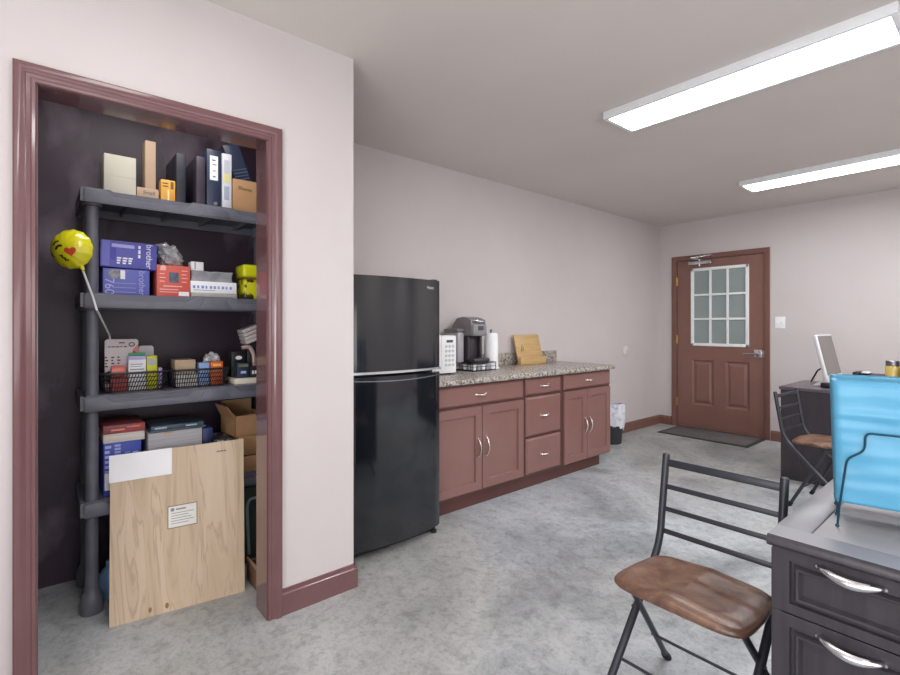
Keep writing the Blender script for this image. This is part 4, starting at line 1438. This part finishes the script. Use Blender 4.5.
# ------------------------------------------------------------------ folding chairs
def make_chair(label, loc, rotz, rf=.285):
    t = thing('folding_chair', label, 'chair', loc, rotz)
    # seat: rounded cushion, local -y is the front
    def se(u, v):
        a = u * 2 * PI
        n = 6.5
        cx, sy = math.cos(a), math.sin(a)
        k = (abs(cx) ** n + abs(sy) ** n) ** (-1 / n)
        return cx * k, sy * k
    b = B()
    prof = [(0, .430), (.86, .430), (.95, .432), (.99, .437), (1.0, .443), (.988, .450), (.95, .4555), (.85, .4605), (.72, .463), (.55, .462), (.30, .4605), (0, .460)]
    def seat(u, v):
        k = v * (len(prof) - 1)
        i = min(int(k), len(prof) - 2)
        f_ = k - i
        s = prof[i][0] * (1 - f_) + prof[i + 1][0] * f_
        z = prof[i][1] * (1 - f_) + prof[i + 1][1] * f_
        x, y = se(u, 0)
        w = .196 if y < 0 else .196 - .014 * y
        X, Y = x * s * w, y * s * .160 + .012
        z += .010 * (1 - abs(x * s)) ** 2 * (1 if z > .44 else 0) - .012 * (max(0, -(Y + .09)) / .07) ** 2 * .35
        return (X + .011, Y, z + .006 * (-Y / .16))
    b.grid(seat, 64, 44)
    bmesh.ops.remove_doubles(b.bm, verts=b.bm.verts[:], dist=1e-5)
    bmesh.ops.recalc_face_normals(b.bm, faces=b.bm.faces[:])
    part('seat', b, M_LEATHER, t, angle=80)
    PX = .185
    back = []
    for s in (-1, 1):
        pts = smooth_path([(s * PX, .250, .775), (s * PX, .205, .50), (s * PX, .178, .445), (s * PX, -.235, .012)], .06, 6)
        b = B().tube(pts, .0125, 12)
        b.lathe([(.0125, 0), (.011, .004), (.006, .006), (0, .0065)], (s * PX, .250, .7745), 12)
        leg = part('leg', b, M_CHAIRMET, t)
        part('foot_cap', B().tube([(s * PX, -.213, .035), (s * PX, -.247, 0.002)], .0155, 10), M_RUBBER, leg)
        q = s * .200
        pts = smooth_path([(s * .160, -.085, .424), (s * .166, -.045, .412), (q, rf, .010)], .06, 6)
        leg = part('leg', B().tube(pts, .0105, 12), M_CHAIRMET, t)
        part('foot_cap', B().tube([(q, rf - .017 * (rf + .055) / .34, .030), (q, rf + .009 * (rf + .055) / .34, .002)], .0135, 10), M_RUBBER, leg)
        part('pivot', B().tube([(q, .085, .245 + .012), (s * (PX + .012), .030, .290)], .004, 6) if False else B().tube([(q, .035, .296), (s * (PX + .006), .035, .296)], .005, 8), M_CHAIRMET, t)
    def py(z):
        return .250 + (z - .775) * (.045 / .275)
    for z, h in ((.748, .026), (.665, .017), (.588, .016), (.512, .017)):
        Mx = Matrix.Translation((0, py(z), z)) @ Matrix.Rotation(R(-9), 4, 'X')
        part('slat', B().box(-PX, -.004, -h / 2, PX, .004, h / 2, .002, M=Mx), M_CHAIRMET, t)
    part('stretcher', B().tube([(-PX, -.078, .178), (PX, -.078, .178)], .005, 8), M_CHAIRMET, t)
    part('stretcher', B().tube([(-.200, -.055 + (rf + .055) * .66, .145), (.200, -.055 + (rf + .055) * .66, .145)], .005, 8), M_CHAIRMET, t)
    part('seat_rail', B().box(-.165, -.03, .418, .165, .10, .431, .003), M_CHAIRMET, t)
    return t


ch = make_chair('nearer folding chair with brown leather seat and dark slatted back', (-.652, 1.520, 0), 0)
make_chair('farther folding chair seen from the side, in front of the far dark desk', (-.862, 4.165, 0), R(85), .155)

# ------------------------------------------------------------------ near desk
dk = thing('desk', 'near dark wood desk with drawers at the right edge', 'desk', (.36, 1.65, 0))
DESK_SHIFT = .013
NX0, NX1, NY0, NY1, NZ = -.384, 1.10, 1.300, 2.02, .760
b = B()
b.box(NX0 + .003, NY0 + .010, .7352, NX1, NY0 + .085, NZ)
b.box(NX0, NY0 + .083, .7352, -.3145, NY1, NZ, .003)
b.box(-.3145, NY1 - .07, .7352, NX1, NY1, NZ, .002)
part('top_border', b, M_DESKTOP, dk, True)
part('edge_molding', B().prism([(NY0 + .006, .7352), (NY0, .742), (NY0, .750), (NY0 + .003, .7565), (NY0 + .010, NZ), (NY0 + .010, .7352)], 'x', NX0 + .003, NX1), M_DESK, dk, True)
part('top_inset', B().box(-.3120, NY0 + .0875, .7352, NX1 - .005, NY1 - .0725, NZ - .0006, .001), mat('desk inset with painted glare', '#9c9b9f', .28, c2='#a2a1a5', scale=40, stretch=(1, 12, 12)), dk, True)  # lighter grey stands for the glare on the dark inset
part('top_core', B().box(NX0 + .02, NY0 + .02, .728, NX1 - .02, NY1 - .02, .7352), M_INK, dk, True)
part('side_panel', B().box(-.374, NY0 + .012, .0, -.354, NY1 - .02, .728), M_DESK, dk, True)
part('side_panel', B().box(-.075, NY0 + .03, .0, -.057, NY1 - .02, .728), M_DESK, dk, True)
part('side_panel', B().box(NX1 - .04, NY0 + .03, .0, NX1 - .02, NY1 - .02, .728), M_DESK, dk, True)
part('back_panel', B().box(-.354, NY1 - .05, .12, NX1 - .04, NY1 - .035, .728), M_DESK, dk, True)
part('front_rail', B().box(-.354, NY0 + .028, .0, -.075, NY0 + .045, .728), M_DESK, dk, True)
def desk_drawer(z0, z1, x0=-.353, x1=-.060, y=1.310):
    t = bmesh.new()
    def ring(ix, iz, d):
        return [t.verts.new((xx, y + d, zz)) for xx, zz in ((x0 + ix, z0 + iz), (x1 - ix, z0 + iz), (x1 - ix, z1 - iz), (x0 + ix, z1 - iz))]
    lv = [ring(0, 0, .018), ring(0, 0, .0012), ring(.001, .001, 0), ring(.008, .030, 0), ring(.010, .032, -.005), ring(.016, .037, -.006), ring(.024, .046, .008), ring(.029, .050, .008)]
    for a, c in zip(lv, lv[1:]):
        for j in range(4):
            t.faces.new((a[j], a[(j + 1) % 4], c[(j + 1) % 4], c[j]))
    t.faces.new(lv[-1]); t.faces.new(lv[0][::-1])
    bmesh.ops.recalc_face_normals(t, faces=t.faces[:])
    return B()._merge(t)


def desk_drawer2(z0, z1, fx0, fx1, fz0, fz1, x0=-.372, x1=-.060, y=1.310):
    """drawer front with a moulded frame whose outer edge is fx0..fx1, fz0..fz1"""
    t = bmesh.new()
    def rr(a0, c0, a1, c1, d):
        return [t.verts.new((xx, y + d, zz)) for xx, zz in ((a0, c0), (a1, c0), (a1, c1), (a0, c1))]
    lv = [rr(x0, z0, x1, z1, .018), rr(x0, z0, x1, z1, .0012), rr(x0 + .001, z0 + .001, x1 - .001, z1 - .001, 0), rr(fx0, fz0, fx1, fz1, 0)]
    for ins, d in ((.002, .009), (.008, .008), (.013, -.003), (.018, -.002), (.021, .006), (.024, .010)):
        lv.append(rr(fx0 + ins, fz0 + ins, fx1 - ins, fz1 - ins, d))
    for a, c in zip(lv, lv[1:]):
        for j in range(4):
            t.faces.new((a[j], a[(j + 1) % 4], c[(j + 1) % 4], c[j]))
    t.faces.new(lv[-1]); t.faces.new(lv[0][::-1])
    bmesh.ops.recalc_face_normals(t, faces=t.faces[:])
    return B()._merge(t)


for z0, z1, fz0, fz1, hz in ((.590, .734, .612, .710, .716), (.250, .587, .275, .560, .563)):
    d = part('drawer', desk_drawer2(z0, z1, -.338, -.095, fz0, fz1), M_DESK, dk, True, angle=20)
    p0, p1 = Vector((-.284, 1.309, hz + .006)), Vector((-.172, 1.309, hz - .000))
    b = B()
    n = 14
    t = bmesh.new()
    rows = []
    for i in range(n + 1):
        s = i / n
        c = p0.lerp(p1, s)
        e = math.sin(PI * s)
        h_ = .0025 + .0085 * e ** .6
        o_ = .004 + .024 * e ** .7
        rows.append([t.verts.new((c.x, c.y - o_ + dy * .006, c.z - .008 * e + dz * h_)) for dy, dz in ((-1, -.6), (-1.3, 0), (-1, .6), (0, 1), (1, .6), (1, -.6), (0, -1))])
    for a, c in zip(rows, rows[1:]):
        for j in range(7):
            t.faces.new((a[j], a[(j + 1) % 7], c[(j + 1) % 7], c[j]))
    t.faces.new(rows[0]); t.faces.new(rows[-1][::-1])
    bmesh.ops.recalc_face_normals(t, faces=t.faces[:])
    b._merge(t)
    for p in (p0, p1):
        b.tube([(p.x, p.y + .002, p.z), (p.x, p.y - .006, p.z - .002)], .004, 8)
    part('handle', b, M_STEEL, d, True, angle=60)
d = part('drawer', desk_drawer2(.06, .247, -.338, -.095, .08, .225), M_DESK, dk, True, angle=20)

dk.location.y += DESK_SHIFT
# ---- wire rack with blue folders on the near desk
RTH = R(12)
RO = Vector((-.283, 1.488, NZ))
rk = thing('wire_file_rack', 'dark wire file rack standing on the near desk holding blue folders', 'file rack', RO, RTH)
path = [(0, 0, .0), (.004, 0, .050), (.018, 0, .166), (.050, 0, .190), (.052, 0, .232), (.160, 0, .232), (.268, 0, .232), (.270, 0, .190), (.302, 0, .166), (.316, 0, .050), (.320, 0, .0)]
for k, d in enumerate((0, .092, .184, .276)):
    b = B().tube(smooth_path([(x, d, z + .002) for x, y, z in path], .012, 4), .0024, 8)
    for fx in (0, .32):
        b.blob((fx, d, .0045), (.0045, .0045, .0045), sub=2)
    part('wire_divider', b, M_WIRE, rk)
b = B()
for fx in (.004, .16, .316):
    b.tube([(fx, 0, .0565), (fx, .276, .0565)], .0022, 8)
b.tube([(.004, .276, .0565), (.316, .276, .0565)], .0022, 8)
part('base_wires', b, M_WIRE, rk)
Rm = Matrix.Translation(RO) @ Matrix.Rotation(RTH, 4, 'Z')
for k, (d, dz, lab) in enumerate(((.010, 0, 'front sky blue folder in the wire rack, its dented face toward the room'),
                                  (.102, -.006, 'middle sky blue folder in the wire rack, behind the dented one'),
                                  (.194, -.004, 'rearmost sky blue folder in the wire rack on the near desk'))):
    b = B()
    W_, H_ = .340, .299 + dz
    for side in (0, 1):
        def sheet(u, v, side=side):
            x = -.005 - .008 * v + (W_ + .008 * v) * u
            z = .060 + (H_ - .004) * v
            dent = .0040 * noise.noise((u * 5 + k, v * 4, side * 3.0 + k)) + .003 * noise.noise((u * 2.0, v * 12, 7 + side))
            if side == 0:
                dent += .006 * math.exp(-((u - .46) ** 2 / .004 + (v - .80) ** 2 / .0025)) - .004 * math.exp(-((v - .72) ** 2) / .0008)
            y = d + (.002 if side == 0 else .030 + .024 * v) + (-.006 * v if side == 0 else 0) + dent * min(1, v * 6)
            ed = min(u, 1 - u)
            if ed < .03:
                y += (.03 - ed) / .03 * (.014 if side == 0 else -.014 - .012 * v) * 1.0
            if v > .96 and side == 0:
                y += (v - .96) / .04 * .008
            return (x, y, z)
        b.grid(sheet, 48, 48, M=Rm)
    b.box(0, d + .003, .0595, W_ - .012, d + .030, .0610, M=Rm)
    o = single('file_folder', b, M_BLUE, lab, 'file folder')
    md = o.modifiers.new('thickness', 'SOLIDIFY')
    md.thickness = .0016
    md.offset = 0

# ------------------------------------------------------------------ far desk and what stands on it
fd = thing('desk', 'far dark wood desk against the far wall behind the folding chair', 'desk', (-.50, 5.0, 0))
QX0, QX1, QY0, QY1, QZ = -1.274, .60, 4.660, 5.36, .752
part('desk_top', B().box(QX0 - .012, QY0 - .012, QZ - .026, QX1, QY1, QZ, .006), M_FARDESKTOP, fd, True)
part('front_panel', B().box(QX0, QY0, .0, QX1 - .02, QY0 + .02, QZ - .026), M_DESK, fd, True)
part('side_panel', B().box(QX0, QY0 + .02, 0, QX0 + .02, QY1 - .02, QZ - .026), M_DESK, fd, True)
part('side_panel', B().box(QX1 - .04, QY0 + .02, 0, QX1 - .02, QY1 - .02, QZ - .026), M_DESK, fd, True)
# monitor, turned towards +X and tilted back
MM = Matrix.Translation((-.972, 5.000, QZ + .024)) @ Matrix.Rotation(R(-3), 4, 'Z') @ Matrix.Rotation(R(-12.5), 4, 'Y')   # local +x is the screen normal
mo = thing('monitor', 'silver computer monitor tilted back on the far desk', 'monitor', (-1.04, 4.985, QZ))
part('housing', B().box(-.030, -.19, 0, 0, .19, .410, .006, 3, M=MM), M_ALU, mo, True)
part('screen', B().box(-.001, -.178, .075, .0012, .178, .398, M=MM), M_SCREEN, mo, True)
b = B().box(-1.11, 4.88, QZ + .0005, -.90, 5.12, QZ + .012, .005)
b.box(-.06, -.05, .002, -.031, .05, .16, .006, M=MM)
part('stand', b, M_ALU, mo, True)
part('stand_foot', B().box(-1.035, 4.765, QZ + .0005, -.955, 4.800, QZ + .045, .012), M_BLACK, mo, True)
part('cable', B().tube(smooth_path([(-1.035, 5.02, QZ + .15), (-1.11, 5.06, QZ + .13), (-1.185, 5.16, QZ + .008)], .08, 6), .006, 8), M_BLACK, mo, True)
single('cable', B().tube(smooth_path([(-1.10, 5.28, QZ + .0045), (-1.13, 5.18, QZ + .0045), (-1.125, 5.02, QZ + .0045)], .05), .004, 6), M_WHITE, 'thin white cable lying on the far desk behind the monitor', 'cable')
ph = thing('desk_phone', 'low dark desk phone with pale top on the far desk, behind the blue folders', 'phone', (-.77, 5.0, QZ))
part('body', B().prism([(4.93, QZ + .0005), (5.10, QZ + .0005), (5.10, QZ + .115), (5.07, QZ + .118), (4.93, QZ + .075)], 'x', -.870, -.69, .004), M_DKGREY, ph, True)
part('handset', B().box(-.868, 4.95, QZ + .100, -.825, 5.11, QZ + .130, .010), M_BLACK, ph, True)
part('paper_slip', B().box(-.82, 5.0, QZ + .119, -.77, 5.09, QZ + .128, .002), M_PAPER, ph, True)
jr = thing('candle_jar', 'yellow glass jar with a grey lid on the far desk', 'jar', (-.638, 5.05, QZ))
part('jar', B().lathe([(0, 0), (.040, 0), (.046, .008), (.047, .175), (.042, .185), (0, .185)], (-.638, 5.05, QZ + .0005), 28), M_JAR, jr, True)
part('lid', B().lathe([(.041, .186), (.044, .188), (.044, .222), (.040, .226), (0, .226)], (-.638, 5.05, QZ + .0005), 28), M_GREYLID, jr, True)
b = B().lathe([(0, 0), (.050, 0), (.052, .01), (.052, .18), (.047, .20), (.047, .25), (0, .25)], (-.537, 5.0, QZ + .0005), 24)
single('bottle', b, M_PURPLE, 'dark violet bottle right of the yellow jar at the frame edge', 'bottle')

# ------------------------------------------------------------------ nudge the closet goods along their shelves
for o in list(C.objects):
    if o.parent is None and o.get('category') and o.name not in ('shelving_unit', 'plywood_sheet', 'white_card') and o.location.x < -2.45 and o.location.y < 1.0:
        z = o.location.z
        o.location.y += -.005 if z > 1.8 else -.006 if z > 1.33 else .001 if z > .9 else .008 if z > .4 else 0.0
for n in ('plywood_sheet', 'white_card'):
    bpy.data.objects[n].location.y += .018
